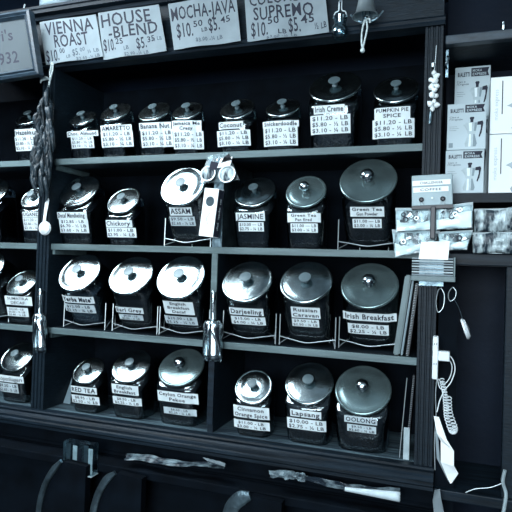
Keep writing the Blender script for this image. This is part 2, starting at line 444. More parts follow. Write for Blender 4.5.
    if rack:
        rk = thing('wire_jar_rack', 'pale wire rack holding '+rack, 'jar rack', (X, Fy+b, zs), 'wire racks holding tilted jars')
        bm = bmesh.new(); w = a+.012; yf = Fy-.006; yb = Fy+2*b*math.cos(lean)+.012; q = .0017; zr = 2*b*math.sin(lean)
        for sx in (-1, 1):
            tube(bm, smooth_path([(X+sx*w, yf, zs+.0022), (X+sx*w, yf+.001, zs+.05), (X+sx*w, yf+.002, zs+.105)], 4), q)
            tube(bm, [(X+sx*w, yf, zs+.006), (X+sx*w*.5, yb-.02, zs+zr*.8), (X+sx*w*.5, yb-.02, zs+.0022)], q)
        tube(bm, smooth_path([(X-w, yf, zs+.031), (X-w*.55, yf-.006, zs+.024), (X, yf-.011, zs+.016), (X+w*.55, yf-.006, zs+.024), (X+w, yf, zs+.031)], 5), q)
        tube(bm, [(X-w*.5, yb-.02, zs+zr*.8), (X+w*.5, yb-.02, zs+zr*.8)], q)
        link('frame', bm, 'wire', rk, smooth=True)
    return root
P3 = ['$11.20 - LB', '$5.80 - ½ LB', '$3.10 - ¼ LB']
def P2(a, b, s='-'): return ['$%s %s LB' % (a, s), '$%s - ¼ LB' % b]
J = make_jar
J('A', -.178, .060, 42, .160, (26, 132.6, 22, 7), (25.5, 143.5, 21, 14), ['Hazelnut'], P3, 'small glass jar half hidden behind the hanging dried peppers, top shelf')
J('A', .093, .055, 43, .142, (81.5, 133.5, 31, 5.2), (82, 142.3, 21.5, 11), ['Choc. Almond'], P3, 'small glass jar with a wide thin name strip, right of the left post, top shelf')
J('A', .245, .062, 46, .152, (115.5, 128.2, 30, 6.5), (116.5, 139, 31, 15), ['AMARETTO'], P3, 'glass coffee jar labelled AMARETTO on the top shelf')
J('A', .418, .063, 47, .141, (154.5, 126, 31, 7), (156.5, 138.3, 31, 16.5), ['Banana Nut'], P3, 'glass coffee jar labelled Banana Nut on the top shelf', nameBold=.022)
J('A', .561, .058, 46, .138, (186, 125.7, 29, 10, -.03), (188, 140, 29.5, 17, -.03), ['Jamaica Me', ('Crazy', .5)], P3, 'glass coffee jar labelled Jamaica Me Crazy on the top shelf', nameBold=.022)
J('A', .760, .064, 48, .127, (230.5, 125.2, 25, 6.8), (233, 138, 33, 15), ['Coconut'], P3, 'glass coffee jar labelled Coconut on the top shelf')
J('A', .932, .061, 44, .126, (280, 123.8, 36, 6), (280, 136.3, 34, 18), ['Snickerdoodle'], P3, 'glass coffee jar labelled Snickerdoodle on the top shelf', nameBold=.022)
J('A', 1.112, .089, 50, .165, (329, 109.3, 31, 8), (330, 124.3, 40, 18), ['Irish Creme'], P3, 'big glass coffee jar labelled Irish Creme on the top shelf')
J('A', 1.318, .073, 50, .147, (392, 113, 36, 11), (393, 128.4, 42, 18), ['PUMPKIN PIE', ('SPICE', .55)], P3, 'glass coffee jar labelled PUMPKIN PIE SPICE, right end of the top shelf')
J('B', -.385, .086, 52, .150, None, None, [], [], 'glass jar cut by the left edge of the picture, second shelf')
J('B', -.133, .057, 54, .148, (32.5, 214.5, 20, 5.5), (33, 224, 19, 12.5), ['UGANDA'], P3, 'small glass jar labelled UGANDA behind the round measuring spoon, second shelf')
J('B', .078, .086, 52, .153, (71, 215.6, 29, 6.8), (73, 226, 28, 13.5), ['Decaf Mandheling'], ['$12.85 - LB', '$6.70 - ½ LB', '$3.60 - ¼ LB'], 'glass jar with a 12.85 price strip, right of the left post, second shelf')
J('B', .296, .068, 53, .124, (118, 223.6, 26, 7), (120.5, 232.5, 29, 9.5), ['Chickory'], P2('11.00', '2.95'), 'glass jar labelled Chickory on the second shelf', nameBold=.022)
J('B', .550, .088, 62, .152, (180.5, 211.5, 22, 8), (182.5, 221.3, 25, 9), ['ASSAM'], P2('9.50', '2.60'), 'glass tea jar labelled ASSAM with a bright tilted lid, second shelf', 'leaf', 'the ASSAM jar on the second shelf', .022, ppaper='oldpaper')
J('B', .834, .076, 50, .147, (250, 216.7, 29, 8), (251, 226.8, 25, 9), ['JASMINE'], P2('10.00', '2.75', '—'), 'glass tea jar labelled JASMINE on the second shelf', 'leaf', nameBold=.01)
J('B', 1.025, .070, 57, .143, (303.5, 217.6, 33, 9), (304, 228, 27, 9), [('Green Tea', 1), ('Pan fired', .55)], P2('11.00', '3.00', '—'), 'smaller glass jar labelled Green Tea Pan fired, second shelf', 'leaf', nameBold=.022, lidm='lid2')
J('B', 1.234, .094, 58, .158, (367, 211.8, 34, 9.5), (367, 223.5, 29, 9), ['Green Tea', ('Gun Powder', .7)], P2('11.00', '3.00', '—'), 'large glass jar labelled Green Tea Gun Powder, right end of second shelf', 'leaf', 'the large Green Tea jar on the second shelf', .022, yL=-.012, lidm='lid2')
J('C', -.395, .090, 54, .145, None, None, [], [], 'glass tea jar cut by the left edge of the picture, third shelf', 'leaf', 'the jar cut by the left edge of the picture, third shelf')
J('C', -.187, .069, 48, .116, (17.5, 300.8, 26, 9), (17, 312, 20, 9), ['SUMATRA', ('DECAF', .6)], ['$12.50 - LB', '$6.50 - ½ LB', '$3.40 - ¼ LB'], 'small glass DECAF jar left of the left post, third shelf', nameBold=.01)
J('C', .094, .091, 54, .144, (77, 299.8, 32, 7), (79, 308.6, 31, 8.5), ["Yerba Mate'"], P2('12.00', '3.25'), "glass tea jar labelled Yerba Mate' with pale contents, third shelf", 'paletea', "the Yerba Mate' jar on the third shelf", .04, ppaper='oldpaper')
J('C', .331, .092, 52, .143, (129, 310.3, 28, 6), (131, 317.3, 24, 5.5), ['Earl Grey'], P2('9.50', '2.50'), 'glass tea jar labelled Earl Grey on the third shelf', 'leaf', 'the Earl Grey jar on the third shelf', .022, ppaper='oldpaper')
J('C', .548, .096, 55, .138, (178.5, 308, 30, 13.5), (180.5, 320.5, 33, 8.5), ['English', ('Breakfast', 1), ('Decaf', .6)], P2('20.00', '5.25'), 'glass tea jar labelled English Breakfast Decaf on the third shelf', 'leaf', 'the English Breakfast Decaf jar on the third shelf', .022, ppaper='oldpaper')
J('C', .812, .093, 50, .140, (246, 311.8, 34, 7.5), (248, 320.8, 34, 8.5), ['Darjeeling'], P2('15.00', '4.00'), 'glass tea jar labelled Darjeeling on the third shelf', 'leaf', 'the Darjeeling jar on the third shelf', .022)
J('C', 1.030, .091, 50, .148, (305.5, 312.8, 29, 11.5), (305.5, 323, 27, 8), ['Russian', 'Caravan'], P2('9.50', '2.50'), 'glass tea jar labelled Russian Caravan on the third shelf', 'leaf', 'the Russian Caravan jar on the third shelf', .022)
J('C', 1.247, .094, 51, .142, (369, 317.3, 54, 8.5), (368, 329.5, 41, 11), ['Irish Breakfast'], P2('8.00', '2.25'), 'glass tea jar labelled Irish Breakfast, right end of third shelf', 'leaf', 'the Irish Breakfast jar on the third shelf', .022, yL=-.02, lidm='lid2')
J('D', -.201, .074, 46, .120, (9, 379, 26, 7), (8.5, 387.8, 19, 9.5), ['Copenhagen'], ['$9.50 - LB', '$2.60 - ¼ LB'], 'glass jar labelled Copenhagen left of the left post, bottom shelf', 'leaf', nameBold=.0, ppaper='oldpaper')
J('D', .156, .064, 41, .106, (83, 390.3, 25, 7), (84.8, 400, 27, 8.5), ['RED TEA'], P2('8.95', '2.50'), 'small glass jar labelled RED TEA on the bottom shelf', 'leaf', nameBold=.025)
J('D', .347, .078, 43, .130, (124.5, 389.8, 26, 10), (126.5, 401.3, 28, 8), ['English', 'Breakfast'], P2('8.50', '2.25'), 'glass tea jar labelled English Breakfast on the bottom shelf', 'leaf', nameBold=.022)
J('D', .557, .088, 42, .138, (177, 397.6, 40, 11), (179.5, 411.8, 32, 7), ['Ceylon Orange', ('Pekoe', .45)], P2('8.50', '2.25'), 'glass tea jar labelled Ceylon Orange Pekoe on the bottom shelf', 'leaf', nameBold=.022, lidm='lid2', ppaper='oldpaper')
J('D', .855, .068, 50, .106, (250.5, 412.6, 36, 12.5), (251, 425.3, 36, 9), [('Cinnamon', .8), 'Orange Spice'], P2('11.00', '3.00'), 'small glass jar labelled Cinnamon Orange Spice on the bottom shelf', 'leaf', nameBold=.022)
J('D', 1.052, .083, 47, .128, (305.5, 414.2, 31, 7.5), (306, 424.8, 39, 11.5), ['Lapsang'], P2('10.00', '2.75'), 'glass tea jar labelled Lapsang on the bottom shelf', 'leaf', nameBold=.022)
J('D', 1.235, .092, 48, .116, (360.5, 420.3, 33, 7), (361.5, 429, 29, 7.5), ['OOLONG'], P2('9.50', '2.60'), 'large glass jar labelled OOLONG, right end of bottom shelf', 'leaf', nameBold=.022, lidm='lid2', npaper='oldpaper', ppaper='oldpaper')

# ------------------------------------------------------------------ price signs on the header
def sheet(name, label, cat, corners, y, lines, group=None, m='sign', curl=.006, inkm='ink', hand=.008, nu=14):
    p = [at(u, v, y) for u, v in corners]              # tl, tr, br, bl
    fn = quad_fn(p[3], p[2], p[1], p[0], curl)
    t = thing(name, label, cat, tuple(sum(p, Vector())/4), group)
    link('paper', gridmesh(fn, nu, 10, .0006), m, t, smooth=True)
    for i, (mm, ls) in enumerate(lines if lines and isinstance(lines[0], tuple) and isinstance(lines[0][1], list) else [(inkm, lines)]):
        if ls: lettering('lettering', ls, fn, mm, t, hand=hand)
    return t
SG = 'handwritten price signs along the header'
sheet('price_sign', 'handwritten sign reading VIENNA ROAST, leftmost on the header', 'sign', [(39.5, 22), (96, 14.5), (104, 57), (46, 65)], -.036, [
    ('ink', [('VIENNA', .08, .92, .66, .95, .004), ('ROAST', .22, .80, .35, .64, .004), ('$10.', .03, .27, .05, .32, -.002), ('00', .29, .38, .20, .31, -.01), ]),
    ('greyink', [('LB', .40, .46, .08, .15, -.01), ('$5.', .50, .62, .12, .27, -.012), ('00', .63, .71, .20, .29, -.01), ('½ LB', .75, .95, .14, .22, -.01), ('$2.60 -¼ LB', .55, .95, .01, .08, -.012)])], SG)
sheet('price_sign', 'handwritten sign reading HOUSE -BLEND on the header', 'sign', [(98, 13), (159, 4.5), (167.5, 51.5), (103.5, 60)], -.036, [
    ('ink', [('HOUSE', .04, .84, .68, .95, .01), ('-BLEND', .14, .92, .42, .665, .014), ('$10.', .03, .23, .17, .42, .006), ('25', .24, .36, .28, .40, .004), ('$5.', .56, .71, .14, .37, .006), ('35', .73, .85, .25, .37, .004)]),
    ('greyink', [('LB', .36, .44, .14, .22, -.01), ('½ LB', .80, .96, .25, .33, -.01), ('$2.90 -¼ LB', .36, .72, .01, .08, -.012)])], SG)
sheet('price_sign', 'handwritten sign reading MOCHA-JAVA on the header', 'sign', [(168, 4), (236, -6.5), (241.5, 41.5), (174, 50)], -.036, [
    ('ink', [('MOCHA-JAVA', .03, .97, .62, .90, .01), ('$10.', .08, .33, .24, .54, .003), ('50', .35, .48, .42, .55, .003), ('LB', .46, .54, .30, .38, -.005), ('$5.', .56, .72, .30, .57, .003), ('45', .74, .88, .44, .57, .003)]),
    ('greyink', [('$3.00 -¼ LB', .36, .74, .10, .18, -.01)])], SG)
sheet('price_sign', 'handwritten sign reading COLOMBIAN SUPREMO, rightmost on the header', 'sign', [(243.5, -18), (323, -28), (329.5, 33), (247.5, 42)], -.036, [
    ('ink', [('COLOMBIAN', .06, .94, .58, .76, .02, .02), ('SUPREMO', .10, .84, .335, .545, .022), ('$10.', .06, .27, .07, .30, .015), ('50', .28, .42, .24, .36, .015), ('$5.', .53, .67, .08, .31, .015), ('45', .68, .84, .20, .34, .022), ('½ LB', .84, .98, .08, .18, .0), ('LB', .40, .50, .065, .14, .0)]),
    ('greyink', [('$3.00 -¼ LB', .25, .62, .01, .05, -.01)])], SG)

# framed sign at the left
def rect_frame(name, label, y, tl, tr, br, bl, depth, wid, lines):
    t = thing(name, label, 'sign', tuple(at(*tr, y)))
    P = [at(*c, y) for c in (tl, tr, br, bl)]
    c = sum(P, Vector())/4
    inn = [p+(c-p).normalized()*0 for p in P]
    ex = (P[1]-P[0]).normalized(); ez = (P[0]-P[3]).normalized()
    I = [P[0]+ex*wid-ez*wid, P[1]-ex*wid-ez*wid, P[2]-ex*wid+ez*wid, P[3]+ex*wid+ez*wid]
    bm = bmesh.new(); Y = Vector((0, 1, 0))
    prof = [(0, depth), (0, 0), (.3, -.004), (.55, .003), (.7, -.002), (1, .008), (1, depth)]
    R = []
    for o, i in zip(P, I): R.append([bm.verts.new(o.lerp(i, f)+Y*d) for f, d in prof])
    for k in range(4):
        A, B = R[k], R[(k+1) % 4]
        for j in range(len(prof)): bm.faces.new((A[j], A[(j+1) % len(prof)], B[(j+1) % len(prof)], B[j]))
    link('frame', bm, 'frame', t)
    fn = quad_fn(I[3]+Y*.010, I[2]+Y*.010, I[1]+Y*.010, I[0]+Y*.010, 0)
    link('panel', gridmesh(fn, 4, 4, .004), 'framesign', t)
    lettering('lettering', lines, fn, 'ink', t, hand=.004)
    return t
rect_frame('framed_sign', "framed handwritten sign ending in 's and 932 at the upper left corner", -.12, (-90, 28), (28.5, 9), (38.5, 74), (-84, 93), .03, .030,
           [("ri's", .725, .875, .62, .84, .0), ("932", .725, .895, .16, .39, .0)])

# ------------------------------------------------------------------ items on top of the cabinet
def bottle_profile(t, base, prof, m, name='body', seg=32):
    bm = bmesh.new(); lathe(bm, prof, Matrix.Translation(base), seg); return link(name, bm, m, t, smooth=True)
b = at(62, 4, .05); b.z = .985
t = thing('storage_canister', 'wide grey canister standing on the cornice above the VIENNA ROAST sign', 'canister', b)
bottle_profile(t, b, [(0, .001), (.075, .001), (.083, .008), (.085, .02), (.085, .17), (.078, .185), (.078, .19), (0, .19)], 'midgrey')
bottle_profile(t, b+Vector((0, 0, .19)), [(0, .001), (.084, .001), (.084, .016), (.07, .022), (.015, .024), (.015, .035), (0, .036)], 'dullmetal', 'lid')
b = at(118, -14, .05); b.z = .985
t = thing('storage_canister', 'dark canister standing on the cornice above the HOUSE -BLEND sign', 'canister', b)
bottle_profile(t, b, [(0, .001), (.06, .001), (.068, .008), (.07, .02), (.07, .15), (.06, .165), (0, .165)], 'dullmetal')
b = at(428, -4, .03); b.z = .985
t = thing('glass_tumbler', 'thick glass tumbler on the right end of the cornice', 'glass', b)
bottle_profile(t, b, [(0, .001), (.028, .001), (.031, .01), (.034, .11), (.031, .11), (.028, .014), (0, .012)], 'glass')
# beaded glass ornament behind the framed sign
b = at(7, 9, .045); b.z = .985
t = thing('wire_basket', 'curly wire basket rim on the cornice above the framed sign', 'basket', b)
bm = bmesh.new(); x_0 = at(-8, 8, .045).x; x_1 = at(20, 8, .045).x
for k in range(11):
    c = Vector((x_0+(x_1-x_0)*k/10, .045, .985+.018+.010*(k % 2)))
    tube(bm, [c+Vector((math.cos(q*.785)*.014, math.sin(q*.785)*.006, math.sin(q*.785)*.013)) for q in range(9)], .0022, 6)
tube(bm, smooth_path([Vector((x_0, .04, .9875)), Vector(((x_0+x_1)/2, .03, .9875)), Vector((x_1, .04, .9875)), Vector((x_1+.012, .06, 1.06))]), .003, 6)
link('rim', bm, 'wire', t, smooth=True)
# bell on a hook
b = at(366, 5, -.10)
t = thing('hanging_bell', 'small metal bell hanging from a curved bracket above the top shelf', 'bell', b+Vector((0, 0, .03)))
k = b+Vector((0, 0, -.036))
bm = bmesh.new()
lathe(bm, [(.0405, 0), (.037, .004), (.030, .014), (.026, .035), (.022, .058), (.012, .070), (0, .073), (0, .066), (.011, .063), (.018, .055), (.022, .034), (.027, .014), (.034, .002), (.0405, 0)], Matrix.Translation(k), 36)
link('bell_cup', bm, 'brass', t, smooth=True)
bm = bmesh.new()
tube(bm, smooth_path([k+Vector((0, 0, .072)), k+Vector((0, .0, .10)), k+Vector((0, .03, .125)), k+Vector((0, .075, .115)), Vector((k.x, .0055-.040, .968))]), .0035)
link('bracket', bm, 'dullmetal', t, smooth=True)
for sx in (-1, 1):
    bm = bmesh.new()
    tube(bm, smooth_path([k+Vector((sx*.012, .02, -.006)), k+Vector((sx*.028, .02, .000)), k+Vector((sx*.042, .02, .012)), k+Vector((sx*.050, .02, .022))]), [.004]*8+[.0035]*8+[.003]*8+[.001])
    tube(bm, [k+Vector((sx*.012, .02, -.006)), k+Vector((sx*.01, .0, .03)), k+Vector((0, 0, .064))], .002)
    link('bracket_leaf', bm, 'dullmetal', t, smooth=True)
bm = bmesh.new()
lathe(bm, [(0, .0), (.006, .003), (.008, .008), (.006, .013), (0, .016)], Matrix.Translation(k+Vector((0, 0, -.012))), 12)
tube(bm, [k+Vector((0, 0, .0)), k+Vector((0, 0, .062))], .0015)
link('clapper', bm, 'dullmetal', t, smooth=True)
bm = bmesh.new()
z = k+Vector((0, -.002, -.004))
tube(bm, smooth_path([z, z+Vector((-.008, 0, -.03)), z+Vector((-.010, 0, -.07)), z+Vector((-.006, 0, -.093))]), .0026)
tube(bm, smooth_path([z, z+Vector((.006, 0, -.03)), z+Vector((-.001, 0, -.07)), z+Vector((-.006, 0, -.093))]), .0026)
tube(bm, smooth_path([z+Vector((.002, 0, -.004)), z+Vector((.012, -.003, -.006)), z+Vector((.014, 0, -.017))]), .0028)
lathe(bm, [(0, -.008), (.006, -.005), (.007, 0), (.005, .006), (0, .009)], Matrix.Translation(z+Vector((-.006, 0, -.098))), 12)
link('pull_cord', bm, 'twine', t, smooth=True)
# small glass hanging beside the last sign
b = at(339.5, 39, -.055)
t = thing('glass_vessel', 'small clear glass vessel with a narrow neck hanging beside the SUPREMO sign', 'glass vessel', b)
bm = bmesh.new()
lathe(bm, [(0, 0), (.016, .001), (.024, .012), (.026, .026), (.022, .040), (.017, .048), (.021, .060), (.023, .070), (.0215, .070), (.018, .060), (.0145, .048), (.020, .039), (.0235, .026), (.021, .013), (.014, .004), (0, .003)], Matrix.Translation(b), 32)
link('body', bm, 'glass', t, smooth=True)
bm = bmesh.new()
tube(bm, smooth_path([b+Vector((-.022, 0, .068)), b+Vector((-.016, 0, .085)), b+Vector((-.005, 0, .092)), b+Vector((-.004, 0, .120)), b+Vector((.0, .01, .125)), b+Vector((.004, 0, .120)), b+Vector((.005, 0, .092)), b+Vector((.016, 0, .085)), b+Vector((.022, 0, .068))]), .0018)
link('hanger', bm, 'wire', t, smooth=True)

# ------------------------------------------------------------------ dried peppers on the left post
top = at(50.5, 76, -.045)
t = thing('dried_pepper_string', 'long braid of dried chilli peppers hanging over the left post', 'dried peppers', top)
bm = bmesh.new()
p0 = at(53, 62, -.04); p1 = at(50, 80, -.045); p2 = at(47, 95, -.05)
tube(bm, smooth_path([p0, p0.lerp(p1, .5)+Vector((.004, 0, 0)), p1, p2]), .0035)
tube(bm, smooth_path([p0+Vector((-.006, 0, 0)), p0.lerp(p1, .6)+Vector((-.006, 0, 0)), p1, p2+Vector((-.006, 0, 0))]), .003)
for k in range(5):
    tube(bm, smooth_path([p1+Vector((0, 0, .004)), at(46-k, 77+k*.9, -.055), at(39+k*.4, 75+k*2.0, -.052)]), [.002]*8+[.0025]*8+[.001])
link('twine', bm, 'twine', t, smooth=True)
for k in range(54):
    f = (k/53)**.95
    hub = at(50-7*f, 90+84*f, -.042)
    ang = random.uniform(-1, 1); side = math.copysign(random.uniform(.3, 1), math.sin(k*2.4))
    w = .034 if f > .1 else .016
    L = random.uniform(.085, .125)
    a0 = hub+Vector((side*w*.3, random.uniform(-.018, .0), .004))
    a1 = a0+Vector((side*w*.75, random.uniform(-.02, -.004), -L*.35))
    a2 = a0+Vector((side*w*(.8+.3*ang), random.uniform(-.014, .0), -L*.75))
    a3 = a0+Vector((side*w*(.45+.6*ang), random.uniform(-.01, .0), -L))
    pts = smooth_path([a0, a1, a2, a3], 4); n = len(pts); r0 = random.uniform(.0080, .0115)
    rs = [r0*(.35+.65*min(1, i/3)) * (1-(i/(n-1))**2.2*.88) for i in range(n)]
    bm = bmesh.new(); tube(bm, pts, rs, 9)
    tube(bm, [a0+Vector((-side*.004, .004, .012)), a0], [.0014, .002], 6)
    link('pepper', bm, 'pepper', t, smooth=True)

# ------------------------------------------------------------------ spoon and scoops hanging on the posts
bowl = at(43, 228, -.05); hd = at(47.2, 200, -.032)
t = thing('measuring_spoon', 'pale round-bowled measuring spoon hanging on the left post', 'spoon', hd)
bm = bmesh.new()
Rb = .027
lathe(bm, [(0, -.002), (Rb*.5, -.003), (Rb*.85, -.006), (Rb, -.012), (Rb*1.02, -.012), (Rb*.9, -.004), (Rb*.5, .001), (0, .002)], Matrix.Translation(bowl) @ Matrix.Rotation(math.radians(90), 4, 'X') , 32)
link('bowl', bm, 'whitem', t, smooth=True)
bm = bmesh.new()
d = (hd-bowl); e = Vector((1, 0, 0))
pts = [(bowl+d*f, w) for f, w in ((.16, .006), (.5, .0065), (.9, .009), (1.0, .0085), (1.06, .005))]
A = [[bm.verts.new(p+e*w*s+Vector((0, q, 0))) for s, q in ((-1, 0), (1, 0), (1, .002), (-1, .002))] for p, w in pts]
for a_, b_ in zip(A, A[1:]):
    for k in range(4): bm.faces.new((a_[k], a_[(k+1) % 4], b_[(k+1) % 4], b_[k]))
bm.faces.new(A[0]); bm.faces.new(A[-1][::-1])
link('handle', bm, 'whitem', t)
bm = bmesh.new(); tube(bm, [hd+Vector((0, -.004, 0)), hd+Vector((0, .012, 0))], .0028); link('hook', bm, 'dullmetal', t, smooth=True)
def scoop(label, hp, neckp, botp, hw):
    t = thing('coffee_scoop', label, 'scoop', hp, 'steel coffee scoops hanging from the shelf fronts')
    L = (neckp-botp).length; ax = (botp-neckp).normalized()
    X = Vector((1, 0, 0)); Yv = ax.cross(X).normalized()
    X = Yv.cross(ax)
    fr = Matrix((X, Yv, ax)).transposed().to_4x4(); fr.translation = neckp
    bm = bmesh.new(); n = 24; prof = [(0.02, 0), (.5, .012), (.76, .05), (.92, .12), (1, .22), (1, .6), (.95, .85), (.88, 1.0)]
    R = []
    for rr, zz in prof:
        row = []
        span = 360 if zz < .28 else 360-150*min(1, (zz-.28)/.5)
        for k in range(n+1):
            an = math.radians(-90-span/2+span*k/n) if True else 0
            row.append(bm.verts.new((math.cos(an)*rr*hw, -math.sin(an)*rr*hw*.8*-1, zz*L)))
        R.append(row)
    for a_, b_ in zip(R, R[1:]):
        for k in range(n): bm.faces.new((a_[k], a_[k+1], b_[k+1], b_[k]))
    bmesh.ops.transform(bm, matrix=fr, verts=bm.verts[:])
    o = link('scoop_bowl', bm, 'steel', t, smooth=True)
    s = o.modifiers.new('shell', 'SOLIDIFY'); s.thickness = .0016
    bm = bmesh.new()
    tube(bm, [neckp+ax*.010, neckp, neckp.lerp(hp, .3), neckp.lerp(hp, .8), hp, hp+(hp-neckp)*.05], [.008, .0055, .0065, .0085, .008, .004], 14)
    for v in bm.verts: v.co.y = hp.y+(v.co.y-hp.y)*1.0
    link('handle', bm, 'steel', t, smooth=True)
    bm = bmesh.new(); tube(bm, [hp+Vector((0, -.012, -.002)), hp+Vector((0, .024, -.002))], .0022); link('hook', bm, 'dullmetal', t, smooth=True)
scoop('shiny steel scoop hanging on the left post', at(40.5, 290, -.045), at(39.5, 313, -.045), at(40, 353, -.050), .030)
scoop('shiny steel scoop hanging on the divider between the two bays', at(213.5, 292, -.035), at(213, 319, -.035), at(212.5, 362, -.042), .036)

# ------------------------------------------------------------------ boxed tea infusers in front of the divider
def local_box(t, name, c, ax, sx, sy, sz, m):   # box around c with rotation matrix ax
    bm = bmesh.new(); box(bm, -sx/2, sx/2, -sy/2, sy/2, -sz/2, sz/2, .0012)
    bmesh.ops.transform(bm, matrix=Matrix.Translation(c) @ ax, verts=bm.verts[:]); return link(name, bm, m, t)
c = at(211.5, 213, -.028); h = at(211.5, 189, -.028).z-at(211.5, 237, -.028).z
t = thing('infuser_box', 'tall narrow white box hanging in front of the divider, second shelf', 'box', c-Vector((0, 0, h/2)))
ax = Matrix.Rotation(math.radians(-5.5), 4, 'Y') @ Matrix.Rotation(math.radians(14), 4, 'Z')
ax = Matrix.Rotation(math.radians(6), 4, 'Y') @ Matrix.Rotation(math.radians(-8), 4, 'Z')
W_ = .058
local_box(t, 'carton', c, ax, W_, .036, h, 'white2')
T_ = Matrix.Translation(c) @ ax
fn = lambda s, q: T_ @ Vector(((s-.5)*W_, -.0184, (q-.5)*h))
bm = bmesh.new(); lathe(bm, [(0, 0), (.017, 0), (.017, .0006), (0, .0006)], T_ @ Matrix.Translation((0, -.0182, h*.23)) @ Matrix.Rotation(math.radians(90), 4, 'X'), 24)
link('printed_disc', bm, 'dullmetal', t)
bm = bmesh.new(); tube(bm, [T_ @ Vector((.006*math.sin(q*.7), -.0186, h*(.10-q*.035))) for q in range(12)], .0007, 5); link('printed_chain', bm, 'silverprint', t)
local_box(t, 'side_print', c+(ax.to_3x3() @ Vector((W_/2+.0003, 0, 0))), ax, .0012, .033, h*.97, 'ink')
fs = lambda s, q: T_ @ Vector((W_/2+.0014, (.5-q)*.03, (.5-s)*h))
lettering('side_lettering', [('tea  infuser  balls', .2, .85, .30, .68, .0)], fs, 'paper', t, off=Vector((0, 0, 0)))
# blister pack of two strainer balls
c1 = at(208.5, 174, -.03); c2 = at(227.5, 174.5, -.03)
t = thing('infuser_pack', 'clear pack of two round mesh strainers hanging above the narrow white box', 'tea infuser pack', (c1+c2)/2)
for cc, rr in ((c1, .028), (c2, .031)):
    bm = bmesh.new(); Mx = Matrix.Translation(cc) @ Matrix.Rotation(math.radians(78), 4, 'X')
    lathe(bm, [(0, .012), (rr*.5, .010), (rr*.85, .004), (rr*.88, 0), (rr*.86, 0), (rr*.5, .008), (0, .010)], Mx, 28)
    link('strainer', bm, 'crinkle', t, smooth=True)
    bm = bmesh.new(); lathe(bm, [(rr*.86, .000), (rr, .001), (rr*1.02, .004), (rr, .007), (rr*.86, .006), (rr*.86, 0)], Mx, 32)
    link('strainer_ring', bm, 'whitem', t, smooth=True)
a_, b_, c_, d_ = (at(u, v, -.016) for u, v in ((199, 184), (240, 180), (228, 152), (208, 156)))
link('film', gridmesh(lambda s, q: quad_fn(a_, b_, c_, d_, .004)(s, q)+Vector((0, -.004*noise.noise(Vector((s*6, q*6, 1))), 0)), 12, 8, .0008), 'bag', t)
for (u0, v0, u1, v1, u2, v2, u3, v3, m_) in ((217, 168, 230, 166, 232.5, 156.5, 221, 158, 'white2'), (209, 169, 216, 170, 219, 163, 211, 161, 'ink'), (221, 163, 232, 160, 229, 153.5, 224, 157, 'black')):
    P = [at(u, v, -.036) for u, v in ((u0, v0), (u1, v1), (u2, v2), (u3, v3))]
    link('header_card', gridmesh(quad_fn(*P), 2, 2, .002), m_, t)

# ------------------------------------------------------------------ string of small white bulbs on the right post
h0 = at(436.5, 46, -.0245)
t = thing('bulb_string', 'string of small white garlic-like bulbs hanging on the right post', 'hanging ornament', h0)
bm = bmesh.new(); tube(bm, [h0+Vector((0, .006, 0)), h0+Vector((0, -.004, 0)), at(436, 54, -.030), at(434.5, 70, -.030), at(433, 108, -.030)], .0014); link('cord', bm, 'wire', t, smooth=True)
bm = bmesh.new(); box(bm, *( (at(434.5,0,-.03).x-.003), (at(434.5,0,-.03).x+.003)), -.034, -.028, at(435, 67, -.03).z, at(435, 63, -.03).z); link('toggle', bm, 'wire', t)
for k, (u, v) in enumerate(((434, 73), (436.5, 76), (431, 80), (435, 81), (437, 86), (431.5, 87), (434.5, 90), (432, 95), (436, 96), (430.5, 104), (434, 102), (436.5, 105), (432.5, 109))):
    c = at(u, v, -.034+.004*(k % 3))
    bm = bmesh.new(); s = .0075+.002*(k % 2)
    lathe(bm, [(0, -s), (s*.7, -s*.8), (s, -s*.1), (s*.75, s*.6), (s*.3, s*1.1), (0, s*1.4)], Matrix.Translation(c) @ Matrix.Rotation(k*1.3, 4, 'Y') @ Matrix.Rotation(.5, 4, 'X'), 12)
    link('bulb', bm, 'bulb', t, smooth=True)
bm = bmesh.new(); g = at(431, 112, -.03); tube(bm, [g, g+Vector((-.002, 0, -.035))], .0045, 8); link('tassel', bm, 'dullmetal', t, smooth=True)

# ------------------------------------------------------------------ display unit to the right
du = thing('display_unit', 'dark wooden display unit with boxed coffee makers right of the cabinet', 'cabinet', (1.8, .15, -EYE))
x0, x1 = 1.470, 2.25
zt = at(480, 37, -.02).z; zm = at(480, 193, 0).z
link('back_panel', boxm(x0, x1, .26, .28, -EYE, 1.0), 'wall', du)
link('top_rail', boxm(x0, x1, -.03, .0, zt-.016, zt+.012, .003), 'frame', du)
link('top_shelf', boxm(x0, x1, .0, .26, zt-.012, zt+.008), 'wood', du)
link('shelf', boxm(x0, x1, .0, .26, zm-.028, zm), 'wood', du)
zb = at(480, 256, 0).z
link('shelf', boxm(x0, x1, .0, .26, zb-.03, zb), 'wood', du)
link('shelf_lip', boxm(x0, x1, -.012, .0, zb-.028, zb+.006, .002), 'woodh', du)
link('side_panel', boxm(x0, x0+.055, -.004, .26, -EYE, zb-.031), 'inner', du)
px = at(503, 400, 0).x
link('post', boxm(px, px+.04, -.01, .03, -EYE, zb-.03, .003), 'wood', du)
zl = at(480, 492, 0).z
link('ledge', boxm(x0, x1, -.03, .26, zl-.03, zl, .003), 'woodh', du)
